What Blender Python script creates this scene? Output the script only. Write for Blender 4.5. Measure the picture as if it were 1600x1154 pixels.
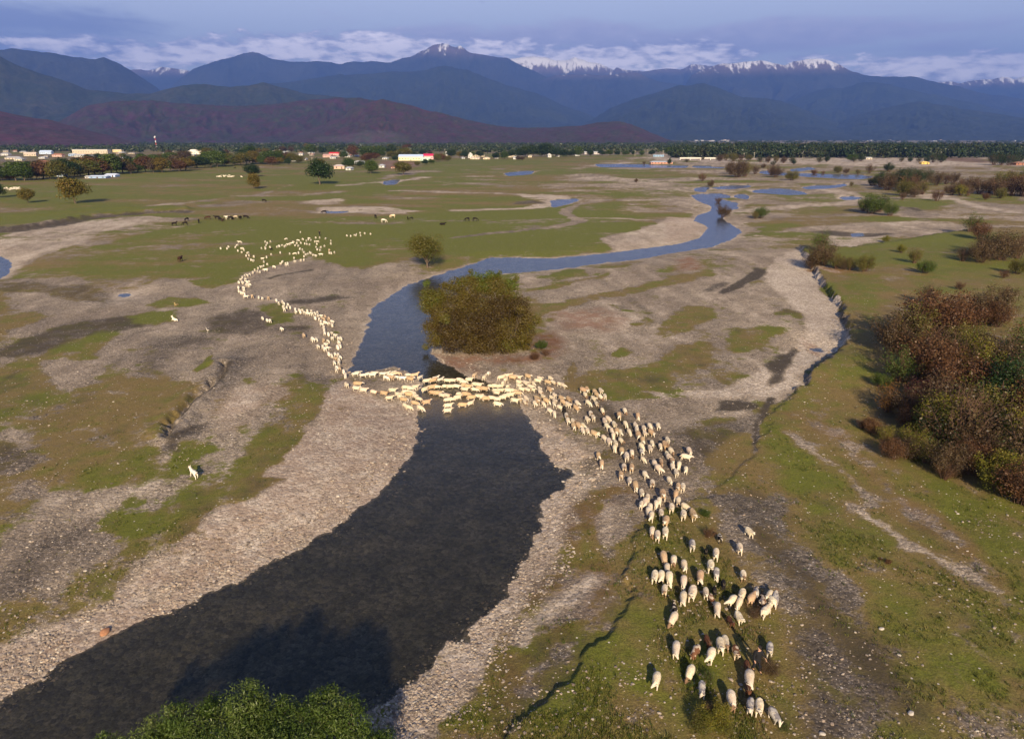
import bpy, bmesh, math, random
import numpy as np
from mathutils import Vector, Matrix
for o in list(bpy.data.objects): bpy.data.objects.remove(o, do_unlink=True)
S = bpy.context.scene
COL = S.collection
R = math.radians
rng = np.random.default_rng(7)
random.seed(7)
# ------------------------------------------------------------------ camera
H = 30.0; F = 1067.0; PITCH = R(18.74)
cam = bpy.data.cameras.new('camera'); camo = bpy.data.objects.new('camera', cam); COL.objects.link(camo)
camo.location = (0, 0, H); camo.rotation_euler = (R(90) - PITCH, 0, 0)
cam.sensor_fit = 'HORIZONTAL'; cam.sensor_width = 36; cam.lens = 36 * F / 1600
cam.clip_start = 0.5; cam.clip_end = 90000
S.camera = camo
SUN_EL = 25.0; SHADOW_AZ = -4.0
# ------------------------------------------------------------------ node helper
class NT:
    def __init__(s, tree): s.t = tree; s.n = tree.nodes; s.l = tree.links
    def new(s, typ, **kw):
        n = s.n.new(typ)
        for k, v in kw.items(): setattr(n, k, v)
        return n
    def put(s, sock, v):
        if isinstance(v, bpy.types.NodeSocket): s.l.new(v, sock)
        elif v is not None:
            if hasattr(sock.default_value, '__len__') and not hasattr(v, '__len__'): v = [v] * len(sock.default_value)
            if hasattr(v, '__len__') and len(sock.default_value) == 4 and len(v) == 3: v = (*v, 1)
            sock.default_value = v
    def m(s, op, a, b=None, c=None, clamp=False):
        n = s.new('ShaderNodeMath', operation=op, use_clamp=clamp)
        s.put(n.inputs[0], a)
        if b is not None: s.put(n.inputs[1], b)
        if c is not None: s.put(n.inputs[2], c)
        return n.outputs[0]
    def add(s, a, b): return s.m('ADD', a, b)
    def mul(s, a, b): return s.m('MULTIPLY', a, b)
    def sub(s, a, b): return s.m('SUBTRACT', a, b)
    def ss(s, x, a, b, lo=0.0, hi=1.0):
        n = s.new('ShaderNodeMapRange', interpolation_type='SMOOTHSTEP')
        s.put(n.inputs[0], x); s.put(n.inputs[1], a); s.put(n.inputs[2], b); s.put(n.inputs[3], lo); s.put(n.inputs[4], hi)
        return n.outputs[0]
    def mix(s, f, a, b, typ='MIX'):
        n = s.new('ShaderNodeMix', data_type='RGBA', blend_type=typ)
        s.put(n.inputs[0], f); s.put(n.inputs[6], a); s.put(n.inputs[7], b)
        return n.outputs[2]
    def noise(s, vec, scale, detail=3, rough=.55, dist=0.0):
        n = s.new('ShaderNodeTexNoise'); s.put(n.inputs['Vector'], vec); n.inputs['Scale'].default_value = scale
        n.inputs['Detail'].default_value = detail; n.inputs['Roughness'].default_value = rough; n.inputs['Distortion'].default_value = dist
        return n.outputs[0]
    def voro(s, vec, scale, feature='F1'):
        n = s.new('ShaderNodeTexVoronoi', feature=feature); s.put(n.inputs['Vector'], vec); n.inputs['Scale'].default_value = scale
        return n
    def sep(s, v):
        n = s.new('ShaderNodeSeparateXYZ'); s.put(n.inputs[0], v); return n.outputs
    def comb(s, x, y, z):
        n = s.new('ShaderNodeCombineXYZ')
        for i, q in enumerate((x, y, z)): s.put(n.inputs[i], q)
        return n.outputs[0]
    def attr(s, name):
        n = s.new('ShaderNodeAttribute'); n.attribute_name = name; return n
    def scol(s, c):
        n = s.new('ShaderNodeSeparateColor'); s.put(n.inputs[0], c); return n.outputs
def mat(name, rough=.8):
    m = bpy.data.materials.new(name); m.use_nodes = True
    t = NT(m.node_tree); b = m.node_tree.nodes['Principled BSDF']
    b.inputs['Roughness'].default_value = rough; b.inputs['Specular IOR Level'].default_value = .25
    return m, t, b
def px_dir(u, v):
    x = (u - 800) / F; y = -(v - 577) / F
    return np.array([x, math.cos(PITCH) + y * math.sin(PITCH), -math.sin(PITCH) + y * math.cos(PITCH)])
def azel(u, v):
    d = px_dir(u, v); return math.degrees(math.atan2(d[0], d[1])), math.degrees(math.atan2(d[2], math.hypot(d[0], d[1])))
# ------------------------------------------------------------------ world sky with clouds
W = bpy.data.worlds.new('World'); S.world = W; W.use_nodes = True
t = NT(W.node_tree); bg = W.node_tree.nodes['Background']
sky = t.new('ShaderNodeTexSky', sky_type='NISHITA'); sky.sun_disc = False
sky.sun_elevation = R(SUN_EL); sky.sun_rotation = R(180 + SHADOW_AZ); sky.altitude = 400; sky.dust_density = 1.0; sky.ozone_density = 2.0
tc = t.new('ShaderNodeTexCoord').outputs['Generated']
X, Y, Z = t.sep(tc)
az = t.mul(t.m('ARCTAN2', X, Y), 57.2958); el = t.mul(t.m('ARCSINE', Z), 57.2958)
uvw = t.comb(az, t.mul(el, 3.2), 0)
nz = t.noise(uvw, .22, 9, .6, .3); nz2 = t.noise(uvw, .62, 8, .58, .15)
uvs = t.comb(az, t.mul(el, 7.0), 3); nst = t.noise(uvs, .10, 7, .6, .6)
def lobe(u, v, wu, wv):
    a0, e0 = azel(u, v); wa = wu / 19.0; we = wv / 18.5
    q = t.add(t.m('POWER', t.m('ABSOLUTE', t.mul(t.sub(az, a0), 1 / wa)), 2.0), t.m('POWER', t.m('ABSOLUTE', t.mul(t.sub(el, e0), 1 / we)), 2.0))
    return t.m('EXPONENT', t.mul(q, -1.0))
def lobes(L):
    r = None
    for l in L:
        k = l[4] if len(l) > 4 else 1.0
        x = t.mul(lobe(*l[:4]), k); r = x if r is None else t.m('MAXIMUM', r, x)
    return r
cum = lobes([(230, 92, 70, 17), (330, 82, 90, 20), (460, 76, 120, 20), (600, 72, 120, 20), (560, 95, 160, 20, .8), (90, 72, 110, 14, .8), (760, 80, 160, 22, .8), (940, 96, 160, 22), (1060, 92, 120, 24, .9), (1460, 103, 160, 17), (1640, 105, 200, 18), (1320, 95, 90, 14, .7)])
lay = lobes([(820, 58, 330, 22, .9), (1150, 62, 340, 26), (1400, 72, 200, 20, .6), (640, 62, 220, 18, .7), (1000, 80, 300, 26, .8)])
grey = lobes([(60, 30, 170, 26), (130, 75, 110, 16, .9), (-100, 55, 200, 40), (540, 50, 40, 6, .5), (180, 28, 60, 8, .5)])
fc = t.ss(t.add(cum, t.mul(t.sub(t.add(t.mul(nz, .5), t.mul(nz2, .5)), .5), 3.0)), .34, .62)
fl = t.ss(t.add(lay, t.mul(t.sub(t.add(t.mul(nst, .75), t.mul(nz2, .25)), .5), 2.4)), .25, .85)
fg = t.ss(t.add(grey, t.mul(t.sub(t.add(t.mul(nst, .8), t.mul(nz2, .2)), .5), 1.8)), .3, 1.0)
K = 5.2
base = t.mix(t.ss(el, 0, 14), (K * 1.12, K * 1.12, K * 1.18), (K * .90, K * .96, K * 1.14))
base = t.mix(t.ss(el, 11, 30), base, (K * .11, K * .15, K * .27))
base = t.mix(.88, sky.outputs[0], base)
c = t.mix(t.mul(fg, .85), base, (K * .42, K * .46, K * .70))
c = t.mix(t.mul(fl, .8), c, t.mix(nz2, (K * .56, K * .55, K * .80), (K * 1.15, K * 1.05, K * 1.24)))
lit = t.ss(t.add(t.mul(t.sub(nz2, .5), 2.2), t.add(t.mul(t.sub(cum, .62), 1.0), .45)), .1, .9)
c = t.mix(t.mul(fc, .95), c, t.mix(lit, (K * .66, K * .66, K * .90), (K * 2.3, K * 2.05, K * 2.05)))
t.l.new(c, bg.inputs[0]); bg.inputs[1].default_value = .10
# ------------------------------------------------------------------ sun
sl = bpy.data.lights.new('sun', 'SUN'); sl.energy = 4.8; sl.angle = R(.5); sl.color = (1.0, .82, .57)
so = bpy.data.objects.new('sun', sl); COL.objects.link(so)
a = R(SHADOW_AZ); sd = Vector((math.sin(a) * math.cos(R(SUN_EL)), math.cos(a) * math.cos(R(SUN_EL)), -math.sin(R(SUN_EL))))
so.rotation_euler = sd.to_track_quat('-Z', 'Y').to_euler()
S.render.engine = 'CYCLES'
S.view_settings.view_transform = 'Standard'; S.view_settings.look = 'None'; S.view_settings.exposure = 1.0; S.view_settings.gamma = 1
S.cycles.volume_bounces = 0; S.cycles.max_bounces = 6; S.cycles.transparent_max_bounces = 12
# ------------------------------------------------------------------ basics
REG = {'T1': (0, 0, .33792), 'T2': (530, 0, .33792), 'T3': (1060, 0, .33792), 'M1': (0, 380, .33792), 'M2': (530, 380, .33792), 'M3': (1060, 380, .33792),
       'B1': (0, 764, .33792), 'B2': (530, 764, .33792), 'B3': (1060, 764, .33792), 'P': (0, 0, 1),
       'S1': (1000, 940, .17329), 'S2': (1000, 800, .17329), 'S3': (920, 640, .14728), 'S4': (800, 580, .125), 'S5': (530, 560, .1), 'S6': (670, 560, .1125),
       'S7': (360, 420, .156), 'S8': (340, 350, .125), 'S9': (260, 320, .1), 'S10': (500, 320, .1625),
       'C1': (0, 205, .175), 'C2': (270, 205, .175), 'C3': (540, 205, .175), 'C4': (810, 205, .175), 'C5': (1080, 205, .175), 'C6': (1320, 205, .175)}
def rp(r, x, y):
    a, b, k = REG[r]; return a + x * k, b + y * k
def pts(r, s):
    v = [float(q) for q in s.split()] if isinstance(s, str) else list(s)
    return [rp(r, v[i], v[i + 1]) for i in range(0, len(v), 2)]
def world(u, v, z=0.0):
    d = px_dir(u, v)
    if d[2] > -.0012: d[2] = -.0012
    k = (z - H) / d[2]
    return d[0] * k, d[1] * k
def wpoly(r, s, z=0.0): return np.array([world(u, v, z) for u, v in pts(r, s)])
def obj(name, me, m=None, parent=None):
    if m is not None: me.materials.append(m)
    o = bpy.data.objects.new(name, me); COL.objects.link(o)
    if parent is not None: o.parent = parent
    return o
def empty(name, loc=(0, 0, 0), rz=0, sc=1.0):
    o = bpy.data.objects.new(name, None); COL.objects.link(o); o.location = loc; o.rotation_euler = (0, 0, rz); o.scale = (sc,) * 3; o.empty_display_size = .1
    return o
def tag(o, label=None, cat=None, group=None, kind=None):
    if label: o['label'] = label
    if cat: o['category'] = cat
    if group: o['group'] = group
    if kind: o['kind'] = kind
    return o
def np_mesh(name, V, Fc, smooth=False):
    V = np.asarray(V, dtype=np.float32); Fc = np.asarray(Fc, dtype=np.int32); k = Fc.shape[1]
    me = bpy.data.meshes.new(name); me.vertices.add(len(V)); me.vertices.foreach_set('co', V.ravel())
    me.loops.add(Fc.size); me.loops.foreach_set('vertex_index', Fc.ravel())
    me.polygons.add(len(Fc)); me.polygons.foreach_set('loop_start', np.arange(0, Fc.size, k, dtype=np.int32))
    me.polygons.foreach_set('use_smooth', np.full(len(Fc), smooth)); me.update(calc_edges=True)
    return me
def add_attr(me, name, data, dom='POINT'):
    a = me.color_attributes.new(name, 'FLOAT_COLOR', dom); a.data.foreach_set('color', np.asarray(data, dtype=np.float32).ravel())
def hash2(ix, iy, s=0):
    n = (ix.astype(np.int64) * 374761393 + iy.astype(np.int64) * 668265263 + s * 974634777) & 0xffffffff
    n = ((n ^ (n >> 13)) * 1274126177) & 0xffffffff
    return ((n ^ (n >> 16)) & 0xffff) / 65535.0
def vnoise(x, y, s=0):
    ix = np.floor(x); iy = np.floor(y); fx = x - ix; fy = y - iy
    fx = fx * fx * (3 - 2 * fx); fy = fy * fy * (3 - 2 * fy)
    a = hash2(ix, iy, s); b = hash2(ix + 1, iy, s); c = hash2(ix, iy + 1, s); d = hash2(ix + 1, iy + 1, s)
    return (a + (b - a) * fx) * (1 - fy) + (c + (d - c) * fx) * fy
def fbm(x, y, oct=4, s=0, gain=.5):
    r = np.zeros_like(x, dtype=float); a = 1.0; tot = 0
    for i in range(oct):
        r += a * vnoise(x * 2 ** i + 13.7 * i, y * 2 ** i - 7.1 * i, s + i); tot += a; a *= gain
    return r / tot
def sst(x, a, b):
    q = np.clip((x - a) / (b - a), 0, 1); return q * q * (3 - 2 * q)
# ------------------------------------------------------------------ ground layout (traced outlines laid on the plain)
WATER = [
 # the main river, left bank up, right bank down
 ('P', '-150 1150 0 1097 51 1068 101 1031 142 1012 176 987 216 970 257 957 297 940 321 926 365 909 399 894 436 872 473 855 507 832 540 813 570 788 600 774 622 733 645 708 650 680 656 664 654 648 648 634 652 615 655 598 642 583 613 572 598 577 560 583 545 584 557 549 574 515 577 491 587 478 611 461 641 444 668 436 699 425 767 403 868 404 920 399 956 395 1010 388 1060 381 1094 372 1107 357 1104 352 1086 345 1093 337 1117 329 1116 322 1098 315 1086 306 1104 303 1128 311 1155 317 1158 326 1140 330 1131 342 1140 349 1158 361 1158 364 1140 375 1110 386 1077 391 1057 394 1003 404 935 412 868 421 807 426 767 429 720 455 680 480 672 510 674 540 676 553 690 566 712 578 733 588 760 597 796 604 815 625 816 640 825 653 838 680 845 700 857 720 880 731 893 735 888 745 872 762 864 771 857 781 841 808 834 841 827 872 810 892 790 923 766 946 746 970 722 997 692 1021 665 1041 641 1061 618 1078 590 1095 500 1154 400 1300 -200 1500'),
 ('P', '-150 380 0 399 14 405 17 414 15 424 7 431 0 436 -150 455'),
 ('M1', '548 236 600 231 606 243 580 250 550 245'),
 ('T2', '205 842 240 835 280 835 268 852 215 855'), ('T2', '755 802 830 795 910 790 880 806 780 814'), ('T2', '978 926 1020 922 1110 918 1115 926 1060 945 990 960'),
 ('T2', '1180 762 1300 758 1400 762 1598 768 1598 775 1400 777 1200 772'),
 ('C5', '45 520 80 500 160 500 185 515 150 545 60 540'), ('C5', '200 505 340 490 520 485 540 500 400 520 280 520'), ('C5', '560 535 700 515 850 515 960 540 1010 560 880 570 740 560 600 550'),
 ('C5', '400 570 500 562 550 585 520 610 440 600'), ('C5', '180 560 300 560 380 580 380 595 280 600 150 590'),
 ('C5', '590 365 680 352 800 372 950 375 1100 378 1300 388 1600 402 1600 424 1300 418 1100 412 950 398 800 395 680 388'),
 ('C6', '-100 395 100 393 240 402 255 415 150 428 -100 420'), ('C5', '870 350 950 330 1060 325 1110 340 1000 350 930 362'), ('C5', '950 500 1100 488 1250 488 1390 470 1400 480 1290 500 1160 512 1000 515'),
 ('C5', '-20 310 100 312 290 322 300 335 100 328 -20 322'), ('C5', '1340 590 1440 580 1540 595 1480 610 1380 612'),
 ('T3', '800 1082 860 1078 868 1094 815 1096'), ('M3', '612 490 650 488 655 503 622 503'), ('S10', '60 60 180 62 280 68 180 80 60 78'),
]
# terraces: (region, outline, height, edge width)
TERR = [('P', '1247 385 1260 402 1270 418 1285 442 1306 466 1316 487 1326 512 1324 535 1310 553 1290 563 1276 576 1263 590 1250 604 1233 619 1216 631 1207 640 1199 660 1185 678 1177 700 1172 712 1141 735 1104 768 1082 774 1062 784 1030 800 1000 825 985 846 986 900 983 926 966 963 935 1000 908 1031 895 1058 868 1078 834 1109 810 1132 797 1152 700 1300 600 1500 2600 1500 2600 330 1700 350 1520 358 1440 372 1390 380 1330 388 1290 384', 1.05, .5),
        ('T3', '620 1180 700 1140 900 1120 1100 1090', 0, 1)]
# paint: kind, region, points, (grass, green, dark, pale), feather m, [stroke width m], z
PA = []
def P_(r, s, g=None, gr=None, d=None, p=None, f=1.2, z=0.0, a=1.0, st=None, red=None): PA.append((r, s, (g, gr, d, p, st, red), f, z, a, None))
def L_(r, s, w, g=None, gr=None, d=None, p=None, f=.8, z=0.0, a=1.0, st=None, red=None): PA.append((r, s, (g, gr, d, p, st, red), f, z, a, w))
# plains
P_('P', '-900 236 2500 236 2500 385 1400 388 1300 374 1160 392 1100 402 1000 330 900 300 700 290 0 270 -900 290', .55, .25, .05, .6, 20)
P_('P', '-900 250 300 248 700 247 1000 242 1140 246 1130 300 1100 335 1060 345 1010 372 960 392 880 402 800 408 700 418 640 408 560 424 480 404 420 430 360 440 300 435 250 442 150 432 60 420 -50 420 -900 400', .95, .66, 0, .5, 4)
P_('P', '1000 245 1160 248 1180 300 1150 330 1060 345 960 340 880 320 860 290 900 262', .62, .38, 0, .7, 10)
P_('P', '-900 262 0 268 200 262 400 258 520 262 545 300 400 318 200 330 0 345 -900 350', .98, .60, 0, .5, 6)
P_('P', '120 395 250 362 420 346 560 342 780 335 900 325 1010 345 950 360 965 380 850 400 700 402 600 380 560 400 420 397 330 402 200 418 100 408', .98, 1.0, 0, .5, 5, a=.9)
P_('P', '640 270 720 250 800 250 860 254 800 262 700 268 560 292 500 300 430 308 500 285', .98, .9, 0, .5, 12)
P_('P', '420 270 560 268 560 290 470 290', .98, .85, 0, .5, 9)
P_('T2', '360 830 560 820 800 835 800 880 600 885 500 865', .9, .8, 0, .6, 8); P_('T2', '0 890 130 880 340 885 250 910 0 915', .98, .9, 0, .5, 5)
P_('T2', '1120 780 1300 785 1500 800 1598 810 1500 850 1200 830', .9, .6, 0, .5, 10); P_('T2', '560 1080 820 1030 1030 1010 1080 1000 1400 1020 1380 1080 1100 1090 800 1080 600 1110', .98, .95, 0, .5, 3)
P_('T2', '1150 960 1330 900 1300 960 1250 1000 1160 1000', .95, .8, 0, .5, 4); P_('T2', '480 880 640 985 900 970 960 1010 700 1040 480 1010', .95, .75, 0, .5, 5, a=.6)
P_('P', '-900 219 300 217 700 218 1040 219 1040 240 600 246 300 258 -900 262', .85, .55, .35, .3, 60)
P_('P', '100 240 460 232 540 240 420 256 260 262 0 270 -100 262 -100 245', .8, .3, .3, .3, 25)
# beach of the left arm
P_('P', '0 372 60 352 150 346 230 340 275 346 300 354 200 372 120 385 60 402 30 425 20 436 -60 444 -300 400', .12, .2, 0, .85, 2)
P_('T1', '420 1090 700 1030 900 1010 780 1060 600 1110 420 1154', .45, .25, 0, .6, 2, a=.8)
L_('T1', '-60 1079 60 1079 200 1054 330 1028 500 1007 700 991 860 986', 4.0, .3, .2, .95, .1, 1.0, a=.9)  # shade of the undercut left bank, painted as a dark stroke
P_('T1', '960 955 1000 935 1150 930 1220 938 1130 950 1000 962', .5, .1, .4, .4, 5)
P_('T1', '1380 945 1430 930 1598 915 1598 950 1480 955', .15, .2, 0, .9, 4)
L_('T1', '520 985 900 940 1200 905 1300 870 1420 850', 1.5, .3, .2, 0, .6, 1.5, a=.7); L_('T1', '700 960 1100 910 1400 905 1560 890', 4, .2, .2, 0, .75, 2, a=.75)
# far channels
P_('T2', '-100 965 200 963 300 975 385 985 300 997 0 992 -100 992', .05, .2, 0, .95, 3)
L_('T2', '270 885 420 890 560 897 720 900 900 908 1000 925', 5, .05, .2, 0, .85, 3); L_('T2', '540 978 680 973 800 970 880 962 975 945', 3.5, .05, .2, 0, .9, 2)
P_('T2', '830 905 960 905 1090 915 1000 935 960 965 850 968 780 972 880 955 940 935 850 925', .05, .2, 0, 1, 2); P_('T2', '830 935 900 930 960 940 860 948 790 950', .2, .2, .8, .3, 2)
L_('T2', '30 862 150 850 260 840 400 822 560 820 740 816 800 808 900 795', 5, .05, .2, 0, .9, 4); L_('T2', '200 830 350 800 560 790 740 785', 6, .1, .2, 0, .6, 6)
L_('T2', '520 1106 620 1094 800 1076 920 1062 1000 1055', 1.3, .1, .2, .55, .4, 1); L_('T2', '1000 1055 1090 1035 1105 1020 1050 995 1055 975 1090 950 1200 930', 2.2, .05, .1, .1, .65, 1.2)
L_('T2', '700 560 0 0', .0); L_('T2', '1060 1015 1300 1015 1500 1030', 1.2, .2, .2, 0, .8, 1)
P_('T2', '1190 755 1400 750 1420 762 1300 770 1200 768', .1, .2, 0, .9, 8); P_('T2', '1100 825 1220 815 1400 830 1598 845 1500 860 1300 845', .25, .2, 0, .8, 8)
P_('P', '1010 241 1700 241 1700 258 1400 262 1160 256 1010 250', .12, .1, 0, .9, 30); P_('C6', '860 240 1300 250 1300 285 900 270', .2, 0, .5, .3, 12, red=1)
P_('C1', '1180 200 0 0', 0); P_('C3', '330 275 480 270 640 275 640 330 540 340 330 350', .2, 0, .2, .3, 10, red=1)
P_('T2', '1230 1110 1400 1070 1500 1030 1598 1012 1598 1112 1460 1148 1390 1165 1300 1165', .05, .2, .05, .85, 2)
P_('T3', '-60 1010 60 1010 90 1020 75 1030 145 1057 110 1082 0 1122 -60 1130', 0, .2, 0, 1, 1.2, red=.3)
# right far plain
P_('P', '1130 330 1250 345 1420 332 1700 335 1700 360 1400 378 1300 372 1200 385 1130 400', .4, .2, .05, .7, 5)
P_('T3', '330 1050 430 1020 560 985 700 960 850 990 1060 1000 1080 1030 900 1042 650 1052 450 1072', .92, .5, 0, .5, 3)
P_('T3', '340 1060 480 1035 560 1050 400 1080', .98, .9, 0, .5, 2)
P_('T3', '1000 935 1150 928 1240 948 1230 978 1130 978 1020 955', .98, .8, 0, .5, 3); P_('T3', '1300 900 1598 905 1598 955 1450 950 1350 925', .95, .6, 0, .5, 4)
L_('T3', '650 870 780 898 850 925 800 945 500 960 300 975', 7, .03, .2, 0, .85, 3); L_('T3', '1230 910 1330 945 1450 970 1598 990', 3.2, .03, .2, 0, .95, 2)
L_('T3', '1040 992 1100 1015 1170 1018 1100 1040 1000 1055', 3, .03, .2, 0, .85, 2); P_('T3', '1010 960 1130 970 1200 1010 1150 1040 1060 1000', .1, .2, .35, .5, 3)
P_('T3', '1090 905 1230 905 1260 925 1150 930', .05, .2, 0, .9, 3); P_('T3', '690 1100 830 1090 930 1095 1000 1120 800 1150 700 1150', .03, .2, 0, .9, 1.6)
P_('T3', '610 1080 700 1070 900 1085 1000 1090 900 1100 700 1095', .2, .2, .85, .2, 1.5); L_('T3', '1020 960 1100 970 1150 985', 1.2, .3, .2, .95, .2, 1)
P_('T3', '60 925 130 935 175 955 170 975 100 1000 60 1005 -80 990 -60 930', .4, .25, 0, .7, 3)
# left gravel flats
P_('P', '20 440 150 432 300 440 380 430 480 405 560 424 640 410 668 432 590 470 560 540 540 590 300 600 0 560', .12, .3, .05, .62, 3)
P_('M1', '0 190 200 188 300 205 430 205 530 235 480 292 400 285 300 270 220 240 100 240 -300 235 -300 190', .7, .35, .55, .3, 1.5)
P_('M1', '350 140 480 150 700 140 780 160 640 220 540 230 430 200', .8, .5, .1, .5, 2, a=.7)
P_('M1', '0 308 100 318 205 350 180 382 80 412 0 440 -300 480 -300 300', .85, .5, .2, .4, 1.5)
P_('M1', '-300 560 0 500 150 440 300 392 480 362 620 345 800 335 700 390 560 422 430 442 330 472 200 522 60 548 0 552 -300 640', .45, .3, .75, .2, 1.5)
P_('M1', '200 532 330 472 450 432 560 430 480 482 430 548 330 552 240 547', .95, .7, .1, .4, 1.5)
P_('M1', '600 352 720 330 800 322 835 360 740 392 640 377', .95, .85, 0, .4, 1.5); P_('M1', '680 300 760 258 880 262 960 290 850 305 740 312', .95, .95, 0, .4, 1.5)
P_('M1', '860 182 1000 160 1110 138 1105 190 1000 218 920 212', .98, .9, 0, .4, 1.5); P_('M1', '600 560 740 440 900 428 985 470 830 520 750 620 620 602', .35, .35, .6, .25, 3, a=.9)
P_('M1', '950 380 1010 340 1140 322 1250 340 1330 350 1250 400 1150 440 1010 432', .3, .3, .7, .3, 2); P_('S7', '290 400 500 370 560 400 520 470 640 470 600 540 500 590 400 590 360 500', .75, .5, .3, .4, 1.6)
P_('S7', '600 345 860 320 1000 298 1250 308 1000 350 800 368 640 372', .3, .3, .8, .2, 1.2); P_('S7', '480 600 740 600 800 630 620 650 480 680 400 640', .2, .2, .65, .3, 1.2)
L_('M1', '1230 172 1350 150 1450 132', .6, .3, .2, .8, .2, .5); P_('S7', '-20 55 100 40 60 120 -20 140', .9, .8, 0, .4, 1)
P_('M1', '0 620 100 598 200 612 260 682 330 722 500 662 600 650 500 722 420 782 330 862 250 962 180 1042 60 1160 -300 1160 -300 560 0 570', .75, .38, .3, .4, 1.5)
P_('M1', '200 562 300 545 430 560 492 612 480 662 340 712 260 672', .02, .3, 0, .7, 1)
P_('M1', '0 950 100 940 200 1010 180 1052 50 1105 -200 1140 -200 940', .5, .3, .75, .2, 1.5); P_('M1', '20 860 150 880 160 960 100 940 0 920', .1, .3, .1, .7, 1.5)
P_('M1', '440 937 560 850 640 810 742 824 610 882 500 932', .75, .45, .35, .4, .8)
P_('M1', '980 560 1100 500 1200 480 1100 640 980 760 900 860 820 940 760 1000 740 960 800 860 900 740 1000 640', .05, .2, .25, .35, 1.5)
L_('M1', '780 910 800 850 850 790 900 745 980 675 1010 625 1040 570', .35, .0, .2, .95, .1, .35, st=.2)
P_('M1', '740 1000 770 942 880 880 985 848 960 890 830 962 822 1000', .3, .3, .85, .2, .8); P_('M1', '780 1052 850 1002 960 958 985 990 900 1052 800 1082', .9, .8, .1, .4, .8)
P_('M1', '890 602 950 540 982 528 970 572 920 612', .95, .95, 0, .4, .6)
P_('M1', '1040 1160 1120 1060 1230 930 1330 820 1440 740 1525 680 1500 762 1450 900 1380 1040 1330 1160', .8, .42, .3, .4, 1)
P_('M1', '1380 620 1500 600 1530 660 1400 640', .3, .3, .5, .4, 1); P_('M1', '1060 700 1200 650 1350 680 1250 800 1050 900 1000 800', .12, .3, .1, .75, 3, red=.3)
P_('P', '540 592 600 632 650 640 660 664 640 712 610 760 570 792 530 820 400 897 300 942 100 1034 0 1100 -150 1160 -150 1080 0 1022 150 955 300 838 400 770 470 700 500 650 515 610', .02, .3, 0, 1.0, .8, red=.35)
P_('B1', '480 172 620 110 760 60 950 30 1060 -20 1330 -20 1200 62 1000 132 880 242 760 302 640 372 560 442 500 522 350 592 200 642 60 722 0 742 -300 850 -300 680 0 622 120 582 250 502 400 402 520 332 500 262', .78, .42, .35, .4, .7)
P_('B1', '560 200 800 160 860 180 700 260 540 300', .9, .75, .1, .4, .8); P_('B1', '520 130 700 60 830 80 700 150 560 170', .6, .7, .1, .5, 1)
P_('B1', '-50 400 60 330 130 370 40 430 -50 450', .7, .6, .1, .5, 1); P_('B1', '100 20 700 0 500 120 400 200 200 260 60 200', .06, .4, 0, .75, 2)
P_('B1', '130 230 480 200 500 320 300 420 60 520 -60 560 -60 480 60 440', .08, .2, .15, .5, 1.5)
# middle right flats
P_('P', '800 430 1100 400 1250 390 1250 640 1000 650 820 640 740 590 840 560 835 480', .18, .3, .05, .68, 3)
P_('M2', '860 222 1000 196 1180 170 1235 150 1222 166 1050 206 870 238', .75, .35, .1, .4, .8)
P_('M2', '880 302 1000 280 1150 250 1350 220 1598 148 1700 118 1700 160 1598 188 1400 238 1200 275 1000 322 900 342', .85, .45, .1, .4, 1)
P_('M2', '980 150 1060 118 1130 130 1130 162 1020 177', .75, .4, .1, .4, 1); P_('M2', '1150 110 1400 72 1420 95 1300 120 1200 125', .7, .35, .1, .5, 1)
P_('M2', '1455 432 1540 340 1598 302 1700 300 1720 340 1650 405 1590 435 1500 452', .85, .45, .15, .4, 1)
P_('M2', '1330 392 1420 358 1472 380 1440 402 1340 406', .9, .6, 0, .4, .7); P_('M2', '1250 532 1310 500 1365 520 1300 547', .9, .6, 0, .4, .7); P_('M2', '1250 290 1320 300 1352 330 1290 326', .9, .7, 0, .4, .7)
P_('M2', '1000 330 1200 310 1320 370 1250 430 1050 420', .1, .2, 0, .75, 3, red=.8); P_('M2', '860 440 1000 430 1020 520 950 560 700 570 560 560 640 600 500 590 430 520 600 530 860 530', .3, .1, .25, .4, 1.5, red=1)
P_('M2', '1020 690 1080 640 1250 610 1400 590 1530 520 1598 480 1700 470 1720 560 1650 610 1598 640 1500 720 1400 742 1250 765 1130 702', .82, .42, .25, .4, 1.2)
P_('M2', '1040 640 1080 570 1110 570 1100 630 1060 660', .7, .4, .3, .4, .6)
P_('M3', '0 620 230 560 285 640 230 690 0 700 -100 690', .45, .35, .1, .5, 1.5); P_('M3', '210 442 260 412 440 400 462 430 380 472 300 522 240 522', .7, .42, .1, .45, 1)
P_('M3', '420 332 500 315 575 340 560 372 500 342 430 346', .6, .3, .4, .4, .8); P_('M3', '0 50 130 60 285 70 270 102 100 132 -60 150 -60 60', .5, .3, .05, .6, 2)
P_('M3', '0 80 60 70 100 120 0 140', .4, 0, .1, .5, 2, red=1); P_('M3', '300 180 380 175 395 200 330 215', .6, .4, .1, .5, .8)
P_('M3', '380 160 430 82 560 30 625 120 705 220 765 330 778 420 745 482 640 570 560 655 460 738 340 765 200 735 -100 760 -160 700 0 700 200 700 270 662 400 582 500 502 560 432 575 352 480 262', .0, .3, .0, 1.0, .8)
L_('M3', '432 745 436 780 402 830 372 870 352 930 345 975', .45, .1, .2, 1, .1, .35)
P_('M3', '-500 760 -200 750 0 730 350 740 340 830 100 850 0 890 -100 900 -300 900', .02, .3, .1, .72, 1.5)
P_('M3', '185 242 270 180 340 118 395 130 365 172 280 218 220 248', .2, .2, 1, .1, .6); P_('M3', '100 232 180 188 230 198 150 242', .2, .2, .6, .3, .8)
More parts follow.
